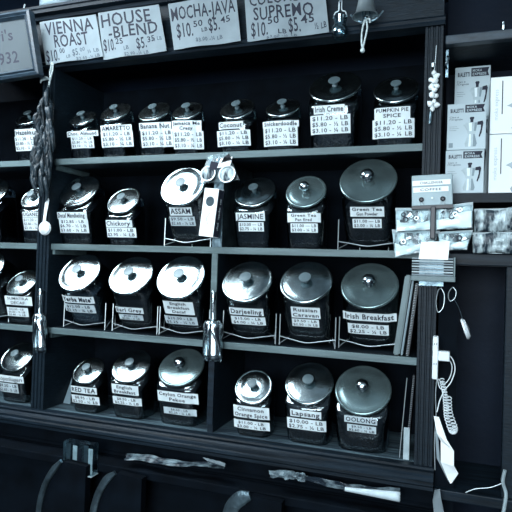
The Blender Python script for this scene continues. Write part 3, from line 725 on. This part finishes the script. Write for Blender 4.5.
# brass latch at the top
lt = at(457.5, 64, -.0)
t = thing('door_latch', 'small metal latch at the top of the right post', 'latch', lt)
link('plate', boxm(1.471, 1.480, -.006, .0, at(448, 78, 0).z, at(448, 50, 0).z, .001), 'dullmetal', t)
k_ = Vector((1.4755, -.012, at(462, 62, 0).z)); bm = bmesh.new(); tube(bm, smooth_path([k_+Vector((0, .006, .02)), k_+Vector((.006, -.006, .01)), k_+Vector((-.004, -.006, -.008)), k_+Vector((0, .006, -.02))]), .0025); link('catch', bm, 'steel', t, smooth=True)
sc_ = at(504, 28.5, -.035); bm = bmesh.new(); lathe(bm, [(0, -.012), (.006, -.010), (.008, 0), (.004, .004), (.004, .014), (0, .015)], Matrix.Translation(Vector((sc_.x, -.012, zt+.027))), 14)
tag(link('small_knob', bm, 'steel', None, smooth=True), 'small steel knob standing on the upper rail of the display unit', 'knob')

def moka(fn, t, parent_m='silverprint', s0=.40, s1=.92, t0=.06, t1=.70, hand='ink'):
    """stovetop coffee pot printed on a box face; fn maps 0..1 face coordinates"""
    def poly(name, pts, m, off, par=t):
        bm = bmesh.new(); vs = [bm.verts.new(fn(s0+(s1-s0)*p[0], t0+(t1-t0)*p[1])+off) for p in pts]; bm.faces.new(vs)
        return link(name, bm, m, par)
    o1 = Vector((0, -.0008, 0)); o2 = Vector((0, -.0012, 0))
    p = poly('printed_pot', [(.16, 0), (.66, 0), (.72, .10), (.62, .42), (.66, .47), (.66, .52), (.74, .82), (.18, .82), (.02, .72), (.10, .68), (.24, .52), (.24, .47), (.28, .42), (.12, .10)], parent_m, o1)
    poly('printed_facet', [(.30, 0), (.42, 0), (.42, .42), (.34, .42)], 'paper', o2, p)
    poly('printed_facet', [(.52, 0), (.66, 0), (.72, .10), (.60, .42), (.54, .42)], 'midgrey', o2, p)
    poly('printed_facet', [(.34, .52), (.46, .52), (.46, .80), (.30, .80)], 'paper', o2, p)
    poly('printed_facet', [(.56, .52), (.66, .52), (.73, .80), (.60, .80)], 'midgrey', o2, p)
    poly('printed_knob', [(.38, .82), (.38, .90), (.34, .97), (.40, 1.0), (.54, 1.0), (.58, .97), (.53, .90), (.53, .82)], hand, o1)
    poly('printed_handle', [(.72, .72), (.74, .83), (.98, .86), (1.02, .78), (.94, .45), (.84, .30), (.80, .34), (.90, .60), (.90, .72)], hand, o1)
def brand_box(label, quad, depth, y, dark=False, stacked=False, lettered=True):
    P = [at(u, v, y) for u, v in quad]     # tl tr br bl -> a square carton
    x0_, x1_ = (P[0].x+P[3].x)/2, (P[1].x+P[2].x)/2; z1_, z0_ = (P[0].z+P[1].z)/2, (P[2].z+P[3].z)/2
    return x0_, x1_, z0_, z1_
def carton(label, x0_, x1_, z0_, z1_, y, depth, m, kind):
    t = thing('coffee_maker_box', label, 'box', ((x0_+x1_)/2, y+depth/2, z0_), 'boxed stovetop coffee makers')
    link('carton', boxm(x0_, x1_, y, y+depth, z0_, z1_, .0012), m, t)
    fn = lambda s, q: Vector((x0_+(x1_-x0_)*s, y, z0_+(z1_-z0_)*q))
    o = Vector((0, -.0008, 0))
    if kind == 'front':
        def rect(name, a, b, c, d, m_, cut=False, off=o):
            bm = bmesh.new(); pts = [(a, c), (b, c), (b-(.04 if cut else 0), (c+d)/2), (b, d), (a, d)]
            bm.faces.new([bm.verts.new(fn(*p)+off) for p in pts]); return link(name, bm, m_, t)
        rb = rect('printed_banner', .46, .96, .80, .965, 'ink', True)
        lettering('logo_lettering', [('BIALETTI', .08, .42, .81, .89, .04)], fn, 'ink', t, off=o)
        f2 = lambda s, q: fn(s, q)
        lettering('banner_lettering', [('MOKA', .50, .76, .89, .94, .01), ('EXPRESS', .50, .88, .82, .87, .02)], f2, 'boxgrey', rb, off=Vector((0, -.0014, 0)))
        lettering('small_lettering', [('Ciao e', .06, .30, .69, .73, .0), ("l'Originale", .06, .40, .64, .68, .0)], fn, 'ink', t, off=o)
        rect('printed_text_block', .06, .26, .50, .505, 'greyink'); rect('printed_text_block', .06, .30, .46, .465, 'greyink'); rect('printed_text_block', .06, .24, .42, .425, 'greyink')
        moka(fn, t)
        ba = rect('printed_badge', .05, .16, .05, .15, 'midgrey')
    else:
        fv = lambda s, q: fn(q, s)
        lettering('vertical_lettering', [('moka express', .24, .78, .115, .055, .0)], lambda s, q: fn(q, s), 'oldpaper', t, off=o)
        bm = bmesh.new(); bm.faces.new([bm.verts.new(fn(*p)+o) for p in ((.168, .34), (.183, .34), (.183, .93), (.168, .93))]); link('printed_stripe', bm, 'ink', t)
        moka(fn, t, s0=.23, s1=.95, t0=.03, t1=.66)
    return t
bx = lambda u, v, y: at(u, v, y)
w0 = bx(445.5, 150, .0).x; w1 = bx(484.5, 150, .0).x
zA = zm+.001; hA = bx(464, 149, .0).z-zA-.002
carton('lower of two light grey coffee maker boxes stacked beside the right post', w0+.001, w1, zA, zA+hA, .004, .10, 'boxgrey', 'front')
hB = bx(464, 103.5, .0).z-(zA+hA)
carton('upper light grey coffee maker box stacked beside the right post', w0+.003, w1+.003, zA+hA+.001, zA+hA+.001+hB, .004, .10, 'boxgrey', 'front')
w2 = bx(454.5, 100, .14).x; w3 = bx(490, 100, .14).x
tz = bx(472, 66.5, .14).z; hh_ = .150
carton('dim grey coffee maker box standing behind the stacked pair, upper', w2, w3, tz-.165, tz, .14, .10, 'boxgrey', 'front')
carton('coffee maker box hidden low behind the stacked pair', w2, w3, zA, tz-.166, .14, .10, 'boxgrey', 'front')
w4 = bx(490.5, 100, .05).x
zc = bx(500, 134, .05).z
carton('lower bright white coffee maker box at the right edge of the picture', w4, w4+.19, zA, zc-.001, .05, .11, 'white2', 'side')
carton('upper bright white coffee maker box at the right edge of the picture', w4, w4+.19, zc+.001, bx(500, 77, .05).z, .05, .11, 'white2', 'side')

# ------------------------------------------------------------------ grey plastic box with two label strips on the right post
def frameq(quad, y):
    P = [at(u, v, y) for u, v in quad]; return quad_fn(P[3], P[2], P[1], P[0])
yb_ = -.075
c = at(432, 190, yb_); w_ = at(452.5, 190, yb_).x-at(411.5, 190, yb_).x; h_ = at(432, 174, yb_).z-at(432, 205, yb_).z
t = thing('card_file_box', 'grey plastic box with two white label strips on the right post above the bags', 'box', c)
ax = Matrix.Translation(c) @ Matrix.Rotation(math.radians(-2), 4, 'Y')
bm = bmesh.new(); box(bm, -w_/2, w_/2, 0, .05, -h_/2, h_/2, .003); bmesh.ops.transform(bm, matrix=ax, verts=bm.verts[:]); link('body', bm, 'greycard', t)
bm = bmesh.new(); box(bm, -w_/2-.001, w_/2+.001, -.004, .052, -h_/2-.010, -h_/2+.001, .001); bmesh.ops.transform(bm, matrix=ax, verts=bm.verts[:]); link('tray', bm, 'black', t)
fn = lambda s, q: ax @ Vector(((s-.5)*w_, -.0012, (q-.5)*h_))
for (a0, a1, b0, b1, tx) in ((.02, .95, .66, .82, 'Challenger'), (.04, .90, .44, .60, 'Coffee')):
    g = (lambda a0, a1, b0, b1: (lambda s, q: fn(a0+(a1-a0)*s, b0+(b1-b0)*q)))(a0, a1, b0, b1)
    st_ = link('label_strip', gridmesh(g, 2, 1, .0008), 'white2', t)
    lettering('lettering', [(tx.upper(), .2, .8, .25, .75, .02)], g, 'greyink', st_)
for sx, cx_ in ((-1, .24), (0, .50), (1, .76)):
    rr = .0075 if sx else .0035
    bm = bmesh.new(); lathe(bm, [(0, .003), (rr*.45, .003), (rr*.5, .0015), (rr*.8, .003), (rr, .001), (rr, 0)], Matrix.Translation(fn(cx_, .20 if sx else .24)) @ Matrix.Rotation(math.radians(90), 4, 'X'), 20)
    link('latch_ring', bm, 'whitem' if not sx else 'black', t, smooth=True)
    if sx:
        bm = bmesh.new()
        for d in (-.004, .004): tube(bm, [fn(cx_, .16)+Vector((d, -.001, 0)), fn(cx_, -.02)+Vector((d, -.001, 0))], .0012, 6)
        link('latch_clip', bm, 'wire', t)

# ------------------------------------------------------------------ plastic bags pinned to the display unit
def bag(label, quad, y, contents=0, m='bag', card=None, powder=True, group='clear plastic bags pinned below the grey box'):
    P = [at(u, v, y) for u, v in quad]
    base = quad_fn(P[3], P[2], P[1], P[0]); sd = random.random()*20
    def front(s, q):
        e = (math.sin(math.pi*min(1, max(0, s)))*math.sin(math.pi*min(1, max(0, q))))**.5 if 0 < s < 1 and 0 < q < 1 else 0
        return base(s, q)+Vector((0, -e*(.010+.007*noise.noise(Vector((s*5+sd, q*4, 0)))), .004*noise.noise(Vector((s*3, sd, 2)))*(1 if q > .9 or q < .1 else 0)))
    t = thing('plastic_bag', label, 'bag', sum(P, Vector())/4, group)
    bm = bmesh.new(); G = [[bm.verts.new(front(i/16, j/12)) for j in range(13)] for i in range(17)]
    for i in range(16):
        for j in range(12): bm.faces.new((G[i][j], G[i+1][j], G[i+1][j+1], G[i][j+1]))
    fo = link('film', bm, m, t, smooth=True)
    if m != 'bag': fo.modifiers.new('thick', 'SOLIDIFY').thickness = .0006
    link('backing', gridmesh(lambda s, q: base(s, q)+Vector((0, .003, 0)), 4, 4, .0006), 'crinkle', t)
    link('seal', gridmesh(lambda s, q: base(s, .88+q*.12)+Vector((0, -.0025, 0)), 8, 1, .001), 'silverprint', t)
    if powder:
        lo = powder if isinstance(powder, float) else .34
        def pf(s, q): return base(.03+.94*s, .03+q*(lo+.12*math.sin(s*4+sd)))+Vector((0, -.0015-.006*math.sin(math.pi*s)*math.sin(math.pi*q), 0))
        link('white_filling', gridmesh(pf, 12, 4, .0008), 'white2', t, smooth=True)
    for k in range(contents):
        s, q = random.uniform(.15, .85), random.uniform(.40, .78)
        cc = base(s, q)+Vector((0, -.006, 0)); rr = random.uniform(.004, .009)
        bm = bmesh.new()
        if k % 2: box(bm, -rr, rr, -.002, .002, -rr*.5, rr*.5, .001)
        else: lathe(bm, [(rr*.6, 0), (rr, .001), (rr, .003), (rr*.6, .003), (rr*.6, 0)], Matrix.Rotation(1.57, 4, 'X'), 14)
        bmesh.ops.transform(bm, matrix=Matrix.Translation(cc) @ Matrix.Rotation(random.uniform(-1, 1), 4, 'Y'), verts=bm.verts[:])
        link('small_item', bm, 'whitem' if k % 3 else 'ink', t, smooth=False)
    return t
bag('clear bag of small fittings, upper left of the cluster below the grey box', [(395.5, 208), (431.5, 208), (431, 230), (396, 232)], -.060, 7, powder=.40)
bag('clear bag of white stuff, upper right of the cluster below the grey box', [(434, 207), (473, 202), (472.5, 228), (436, 230)], -.060, 5, powder=.52)
bag('clear bag bulging white at its lower corner, lower left of the cluster', [(392, 229.5), (440, 231), (430, 251), (395, 257)], -.045, 3, powder=.45)
bag('clear bag with a white lower half, behind the blank white card', [(438, 232), (473, 230), (467, 250), (440, 250)], -.045, 2, powder=.5)
bag('crinkled clear bag at the right edge of the picture, upper', [(474, 209), (520, 208), (520, 231), (474, 232)], -.030, 0, 'crinkle', powder=False)
bag('crinkled clear bag at the right edge of the picture, lower', [(472, 232.5), (520, 232), (520, 254), (473, 253)], -.030, 0, 'crinkle', powder=False)
P = [at(u, v, -.0685) for u, v in ((421, 242), (450, 241), (448, 260), (418.5, 259))]
tag(link('blank_card', gridmesh(quad_fn(P[3], P[2], P[1], P[0], .003), 6, 6, .0012), 'white2'), 'blank white card over the bags, on top of the striped holder', 'card')
bm = bmesh.new(); c = at(433, 222, -.066)
box(bm, c.x-.007, c.x+.007, -.084, -.0185, at(433, 239, -.066).z, at(433, 207, -.066).z, .002); tag(link('clip_strip', bm, 'black'), 'black upright strip between the two upper bags', 'clip')

# striped card holder on a small bracket
yk = -.062
x0_, x1_ = at(411.5, 268, yk).x, at(455, 268, yk).x; z1_, z0_ = at(433, 257, yk).z, at(433, 276, yk).z
t = thing('card_holder', 'small holder with a stack of pale cards seen edge-on below the bags', 'card holder', ((x0_+x1_)/2, yk, z0_))
link('base', boxm(x0_-.001, x1_+.002, yk-.002, -.021, z0_-.016, z0_, .002), 'spine', t)
link('side', boxm(x1_-.004, x1_+.001, yk, -.022, z0_, z1_, .001), 'spine', t)
for k in range(7):
    zz = z0_+.001+(z1_-z0_)*k/7
    link('card', boxm(x0_+.001, x1_-.005, yk+.001*(k % 2), -.024, zz, zz+(z1_-z0_)/7*.55), 'silverprint' if k % 2 else 'sign', t)
link('bracket', boxm(x0_+.02, x0_+.09, -.022, -.0185, z0_-.03, z1_), 'dullmetal', t)

# ------------------------------------------------------------------ folders and spiral notebooks leaning at the right end
def leaning(name, label, cat, ut, vt, ub, vb, w, y0_, y1_, m, zbase, spiral=False):
    a_ = at(ut, vt, y0_); b_ = at(ub, vb, y0_); b_.z = zbase
    t = thing(name, label, cat, b_)
    bm = bmesh.new(); e = Vector((w, 0, 0))
    vs = [bm.verts.new(p+Vector((0, dy, 0))+d) for p in (b_, a_) for dy in (0, y1_-y0_) for d in (Vector(), e)]
    for f in ((0, 1, 3, 2), (4, 6, 7, 5), (0, 4, 5, 1), (2, 3, 7, 6), (0, 2, 6, 4), (1, 5, 7, 3)): bm.faces.new([vs[i] for i in f])
    bmesh.ops.bevel(bm, geom=bm.edges[:], offset=min(w*.3, .004), segments=2, affect='EDGES')
    link('cover', bm, m, t)
    if spiral:
        bm = bmesh.new(); n = 44
        for k in range(n):
            c = b_.lerp(a_, (k+.5)/n)+Vector((w*.5, -.001, 0))
            tube(bm, [c+Vector((-w*.35, 0, 0)), c+Vector((0, -.004, 0)), c+Vector((w*.35, 0, 0))], .0011, 5)
        o = link('spiral_binding', bm, 'wire', t)
    return t
zs = S['C']+.002
leaning('ring_folder', 'pale rounded folder spine leaning at the right end of the third shelf', 'folder', 405, 275, 393, 352, .020, .012, .20, 'spine', zs)
leaning('notebook', 'thin grey notebook leaning between the folder and the spiral pad', 'notebook', 412, 280, 400.5, 352, .006, .012, .20, 'midgrey', zs)
leaning('spiral_notebook', 'dark spiral-bound notebook leaning against the right post, third shelf', 'notebook', 415.5, 283, 405.5, 353, .010, .012, .20, 'black', zs, True)
zd = S['D']+.002
leaning('spiral_notebook', 'slim dark spiral pad leaning against the right post, bottom shelf', 'notebook', 413, 375, 405, 462, .006, .02, .14, 'black', zd, True)
bm = bmesh.new(); a_ = at(407, 378, .018); b_ = at(399.5, 452, .018); b_.z = zd; tube(bm, [b_, a_], .0013, 6)
tag(link('wire_rod', bm, 'wire'), 'thin wire rod leaning beside the OOLONG jar', 'rod')
a_ = at(408.5, 428, .006); b_ = at(406, 458, .006); b_.z = zd
bm = bmesh.new(); box(bm, b_.x-.009, b_.x+.009, .006, .010, b_.z, a_.z, .001); tag(link('grey_card', bm, 'silverprint'), 'narrow grey card standing at the foot of the slim spiral pad', 'card')

# ------------------------------------------------------------------ power strip, leads and papers right of the post
ps = at(435.5, 357, -.03)
t = thing('power_strip', 'white power strip mounted upright on the right post', 'power strip', ps)
x_ = ps.x
link('body', boxm(x_-.008, x_+.008, -.055, -.0185, at(435, 378, -.03).z, at(435, 336, -.03).z, .003), 'white', t)
for v in (344, 364):
    c = at(435, v, -.056); bm = bmesh.new()
    for d in (-.003, .003): box(bm, x_+d-.0008, x_+d+.0008, -.0562, -.0548, c.z-.003, c.z+.003)
    link('socket', bm, 'black', t)
t = thing('plug_adapter', 'white plug adapter pushed into the side of the power strip', 'adapter', at(444.5, 356, -.03))
c = at(444.5, 356, -.04)
link('body', boxm(x_+.0085, x_+.040, -.058, -.030, c.z-.013, c.z+.015, .003), 'white', t)
def cable(label, pts, r, m='white', name='cable', cat='cable', group=None):
    bm = bmesh.new(); tube(bm, smooth_path(pts, 6), r, 7); return tag(link(name, bm, m, None, True), label, cat, group)
A = lambda u, v, y=-.04: at(u, v, y)
cable('white lead looping down from the plug adapter', [A(448, 354, -.045), A(453, 360), A(455, 370), A(451, 382), A(445, 390), A(440, 400), A(437, 412)], .0016)
cable('white lead hanging behind the loop, nearer the post', [A(448, 358, -.035), A(452, 366, -.03), A(450, 377, -.03), A(444, 384, -.03), A(438, 379, -.03), A(440, 388, -.03), A(447, 392, -.03)], .0014)
pts = []
ax_ = smooth_path([A(441.5, 379, -.03), A(444.5, 392, -.03), A(446, 405, -.035), A(447, 418, -.04), A(452, 432, -.04), A(455, 428, -.04), A(450, 412, -.03), A(449, 396, -.025)], 40)
for i, p in enumerate(ax_):
    an = i*.78; pts.append(p+Vector((math.cos(an)*.0068, math.sin(an)*.0068, math.sin(an)*.002)))
bm = bmesh.new(); tube(bm, pts, .0017, 5); tag(link('coiled_cord', bm, 'white', None, True), 'white coiled telephone cord hanging right of the post', 'cord')
cable('dark grey lead dropping down the side of the post', [A(437, 378, -.02), A(435.5, 395, -.02), A(436, 415, -.02), A(434.5, 440, -.02), A(435, 470, -.02)], .0014, 'wire')
for i, (u, v, w, hgt) in enumerate(((438, 288, 3.2, 24), (450, 287, 3, 14))):
    cable(('loop of thin wire hanging on a nail under the card holder', 'second small wire loop hanging nearer the dark panel')[i],
          [A(u+w, v, -.025), A(u, v+3, -.028), A(u-w*.6, v+hgt*.6, -.03), A(u, v+hgt, -.03), A(u+w*1.6, v+hgt*.8, -.03), A(u+w*2, v+hgt*.3, -.028), A(u+w, v, -.025)], .0012, 'wire', 'wire_loop', 'wire')
cable('pale cable hanging in an arc beside the dark panel', [A(453, 298, -.01), A(457, 304, -.01), A(460, 311, -.01), A(463.5, 322, -.01)], .0011, 'dullmetal')
c = at(465, 329, -.01); bm = bmesh.new(); lathe(bm, [(0, -.004), (.030, -.004), (.032, .001), (.026, .008), (0, .012)], Matrix.Translation(c) @ Matrix.Rotation(math.radians(70), 4, 'Y') , 28)
tag(link('bell_push', bm, 'white', None, True), 'round white plastic disc seen edge-on against the dark panel', 'disc')
# papers
def fold(label, segs, y, m='white2', name='folded_paper', cat='paper'):
    bm = bmesh.new(); L = [[bm.verts.new(at(u, v, y+dy)) for (u, v, dy) in row] for row in segs]
    for a_, b_ in zip(L, L[1:]):
        for k in range(len(a_)-1): bm.faces.new((a_[k], a_[k+1], b_[k+1], b_[k]))
    o = link(name, bm, m); s = o.modifiers.new('thick', 'SOLIDIFY'); s.thickness = .0012
    return tag(o, label, cat)
fold('folded white leaflet hanging open from the post below the coiled cord', [[(434, 416, 0), (439, 417, -.01)], [(437, 433, -.005), (447, 440, -.02)], [(441, 441, 0), (454, 451, -.03)], [(441, 462, 0), (454, 466, -.03)], [(446, 474, 0), (458.5, 473.5, -.03)], [(450.5, 483.5, -.01), (452, 483, -.012)]], -.03)
fold('back page of the white leaflet, standing off to its left', [[(435, 430, 0), (438, 433, -.004)], [(437, 458, .0), (440, 460, -.004)], [(448, 478, 0), (449, 482, -.004)]], -.022, 'sign')
fold('crumpled white tissue at the bottom right of the cabinet', [[(435, 490, 0), (440, 489, -.02)], [(433, 500, 0), (441, 498, -.03), ][:2], [(434, 512, 0), (444, 512, -.03)], [(433, 524, 0), (448, 524, -.02)]], -.03, 'sign', 'tissue', 'tissue')
cable('thin pale cord lying on the ledge at the lower right', [A(462, 494, -.02), A(475, 489, -.02), A(490, 487.5, -.02), A(503, 483, -.02)], .0014, 'wire')
bm = bmesh.new(); q0 = at(504, 478, -.03)
tube(bm, smooth_path([at(505, 470, -.03), at(503, 482, -.03), at(506, 495, -.03), at(503, 515, -.03)]), .005, 8); tag(link('cord_bundle', bm, 'silverprint', None, True), 'bundle of pale cord hanging at the right-hand upright', 'cord')

# ------------------------------------------------------------------ below the cabinet
ct = thing('coffee_counter', 'dark counter under the cabinet with bins standing on it', 'counter', (.4, .0, -EYE))
zc_ = -.72
link('worktop', boxm(-.75, 1.50, -.09, -.013, zc_-.03, zc_, .004), 'inner', ct)
link('front_panel', boxm(-.75, 1.50, -.045, -.025, -1.02, zc_-.03), 'inner', ct)
link('lower_worktop', boxm(-.75, 1.50, -.40, -.025, -1.05, -1.02), 'inner', ct)
link('lower_cupboard', boxm(-.75, 1.50, -.38, -.025, -EYE, -1.05), 'inner', ct)
# clear leaflet box under the moulding
x0_, x1_ = at(68, 455, -.10).x, at(97, 455, -.10).x; z1_, z0_ = at(82, 441, -.10).z, at(82, 472, -.10).z
t = thing('leaflet_box', 'small clear box with a bright bottom edge hanging under the left end of the moulding', 'box', ((x0_+x1_)/2, -.11, z0_))
z0_ = at(82, 471, -.10).z
bm = bmesh.new(); box(bm, x0_, x1_, -.128, -.093, z0_, z1_, .001); link('body', bm, 'thin', t)
link('bottom_edge', boxm(x0_-.002, x1_+.002, -.131, -.091, z0_-.004, z0_, .001), 'silverprint', t)
for k in range(5):
    xx = x0_+.006+(x1_-x0_-.02)*k/4.4
    link('leaflet', boxm(xx, xx+.018, -.118+.006*(k % 2), -.1165+.006*(k % 2), z0_+.001, z1_-.01-.006*(k % 3)), ('dullmetal', 'silverprint', 'black')[k % 3], t)
# curved bins
def bin_(label, pts, y0_, wband, m='dullmetal'):
    P = [at(u, v, y0_) for u, v in pts]
    P = smooth_path(P, 5)
    t = thing('coffee_bin', label, 'bin', (P[-1].x, y0_, -1.0195), 'round-topped bins below the cabinet')
    bm = bmesh.new(); n = len(P); D = wband
    # band: strip following the arc, width in x-y
    L = []
    for i, p in enumerate(P):
        tdir = (P[min(i+1, n-1)]-P[max(i-1, 0)]).normalized(); nrm = Vector((tdir.z, 0, -tdir.x))
        w = D*(.55+.45*min(1, i/4))
        L.append([bm.verts.new(p+nrm*s*w*.5+Vector((0, q, 0))) for s, q in ((-1, 0), (-.6, -.004), (.6, -.004), (1, 0), (1, .006), (-1, .006))])
    for a_, b_ in zip(L, L[1:]):
        for k in range(6): bm.faces.new((a_[k], a_[(k+1) % 6], b_[(k+1) % 6], b_[k]))
    bm.faces.new(L[0]); bm.faces.new(L[-1][::-1])
    link('edge_band', bm, m, t, smooth=True)
    bm = bmesh.new()
    pr = [p+Vector((.004, .006, -.003)) for p in P]; xr = max(p.x for p in P)+.10; zb_ = -1.0195
    poly = pr+[Vector((xr, y0_+.006, zb_)), Vector((xr, y0_+.006, pr[0].z-.004))]
    f = [bm.verts.new(p) for p in poly]; g = [bm.verts.new(p+Vector((0, .03, 0))) for p in poly]
    bm.faces.new(f); bm.faces.new(g[::-1]); k = len(poly)
    for i in range(k): bm.faces.new((f[i], g[i], g[(i+1) % k], f[(i+1) % k]))
    link('body', bm, 'inner', t)
    return t
bin_('leftmost dark bin with a curved metal edge below the cabinet', [(61, 461), (53, 470), (45, 484), (40, 500), (38, 515), (37, 530)], -.15, .022)
bin_('second dark bin from the left with a curved metal edge below the cabinet', [(115, 473), (106, 480), (98.5, 493), (94, 507), (91, 525), (90, 540)], -.15, .026)
bin_('third dark bin with a short curved metal edge, below the Cinnamon Orange Spice jar', [(250, 496), (240, 499), (232, 507), (228, 520), (225, 540)], -.15, .045)
# crumpled papers on the counter under the moulding
def crumple(label, top, bot, y, amp, m, name='paper_bag', cat='paper'):
    T0 = smooth_path([at(u, v, y+.03) for u, v in top], 6); B0 = smooth_path([at(u, v, y) for u, v in bot], 6)
    n = min(len(T0), len(B0))-1; sd = random.random()*9
    def fn(s, q):
        i = min(int(s*n), n-1); f = s*n-i
        p = B0[i].lerp(B0[i+1], f).lerp(T0[i].lerp(T0[i+1], f), q)
        d = noise.noise(Vector((s*5+sd, q*2, sd)))+.35*noise.noise(Vector((s*13, q*4, sd)))
        return p+Vector((0, amp*d, amp*.35*noise.noise(Vector((s*6, q*3, sd+5)))))
    return tag(link(name, gridmesh(fn, n*2, 8, .0008), m, None, False), label, cat)
crumple('crumpled pale bag lying flat under the moulding, below the Ceylon jar', [(127, 453.5), (150, 455), (175, 459), (205, 463), (226, 463.5)], [(124.5, 460), (150, 462), (172, 465.5), (198, 467), (224, 468)], -.085, .012, 'dimfilm')
crumple('thin folded paper sheet poking out under the moulding, left of the tissue heap', [(203, 457.5), (212, 459.5), (225, 463)], [(207, 461), (216, 463.5), (225, 467)], -.10, .003, 'sign', 'paper_sheet')
crumple('crumpled film heap under the moulding, below the Lapsang jar', [(268, 471), (285, 470), (297, 472), (306, 474)], [(270, 477), (286, 479), (296, 480), (306, 481)], -.085, .016, 'dimfilm', 'plastic_film')
crumple('long crumpled pale sheet lying under the moulding at the right', [(300, 474), (330, 480), (360, 486), (400, 489)], [(305, 480), (335, 488), (365, 495), (400, 502)], -.085, .014, 'dimfilm', 'paper_sheet')
a_ = at(345, 489, -.105); b_ = at(400, 497, -.105)
bm = bmesh.new(); d = (b_-a_); e1 = Vector((0, 1, 0)); L = []
for i in range(13):
    f = i/12; r_ = .006+.008*f; row = []
    for k in range(20):
        an = 2*math.pi*k/19*.96; row.append(bm.verts.new(a_+d*f+Vector((0, math.cos(an)*r_, math.sin(an)*r_))))
    L.append(row)
for p, q in zip(L, L[1:]):
    for k in range(19): bm.faces.new((p[k], p[k+1], q[k+1], q[k]))
o = link('paper_roll', bm, 'oldpaper', None, True); s = o.modifiers.new('t', 'SOLIDIFY'); s.thickness = .0015
tag(o, 'rolled white paper with an open end under the moulding at the right', 'paper')
# leaning card in the bottom-left bay
a0 = [at(u, v, y) for u, v, y in ((50, 410, .10), (70, 407, .10), (72, 377, .15), (58, 380, .15))]
a0[0].z = a0[1].z = S['D']+.001
tag(link('grey_sheet', gridmesh(quad_fn(a0[0], a0[1], a0[2], a0[3]), 3, 3, .002), 'midgrey'), 'dim grey sheet leaning left of the RED TEA jar', 'sheet')

# ------------------------------------------------------------------ light
w = bpy.data.worlds.new('world'); scn.world = w; w.use_nodes = True
w.node_tree.nodes['Background'].inputs[0].default_value = (.30, .50, .85, 1)
w.node_tree.nodes['Background'].inputs[1].default_value = .07
def area(name, loc, tgt, sx, sy, e, col=(.83, .94, 1)):
    l = bpy.data.lights.new(name, 'AREA'); l.shape = 'RECTANGLE'; l.size = sx; l.size_y = sy; l.energy = e; l.color = col
    o = bpy.data.objects.new(name, l); COL.objects.link(o); o.location = Vector(loc)+Vector((0, 0, EYE))
    o.rotation_euler = (Vector(tgt)-Vector(loc)).to_track_quat('-Z', 'Y').to_euler(); return o
area('front_fill', (1.0, -4.0, .4), (.7, 0, 0), 2.4, 1.4, 150)  # added front fill for labels and shelf fronts; no window is built here
vs = scn.view_settings; vs.view_transform = 'Standard'; vs.look = 'None'; vs.exposure = .12; vs.gamma = 1; vs.use_curve_mapping = False
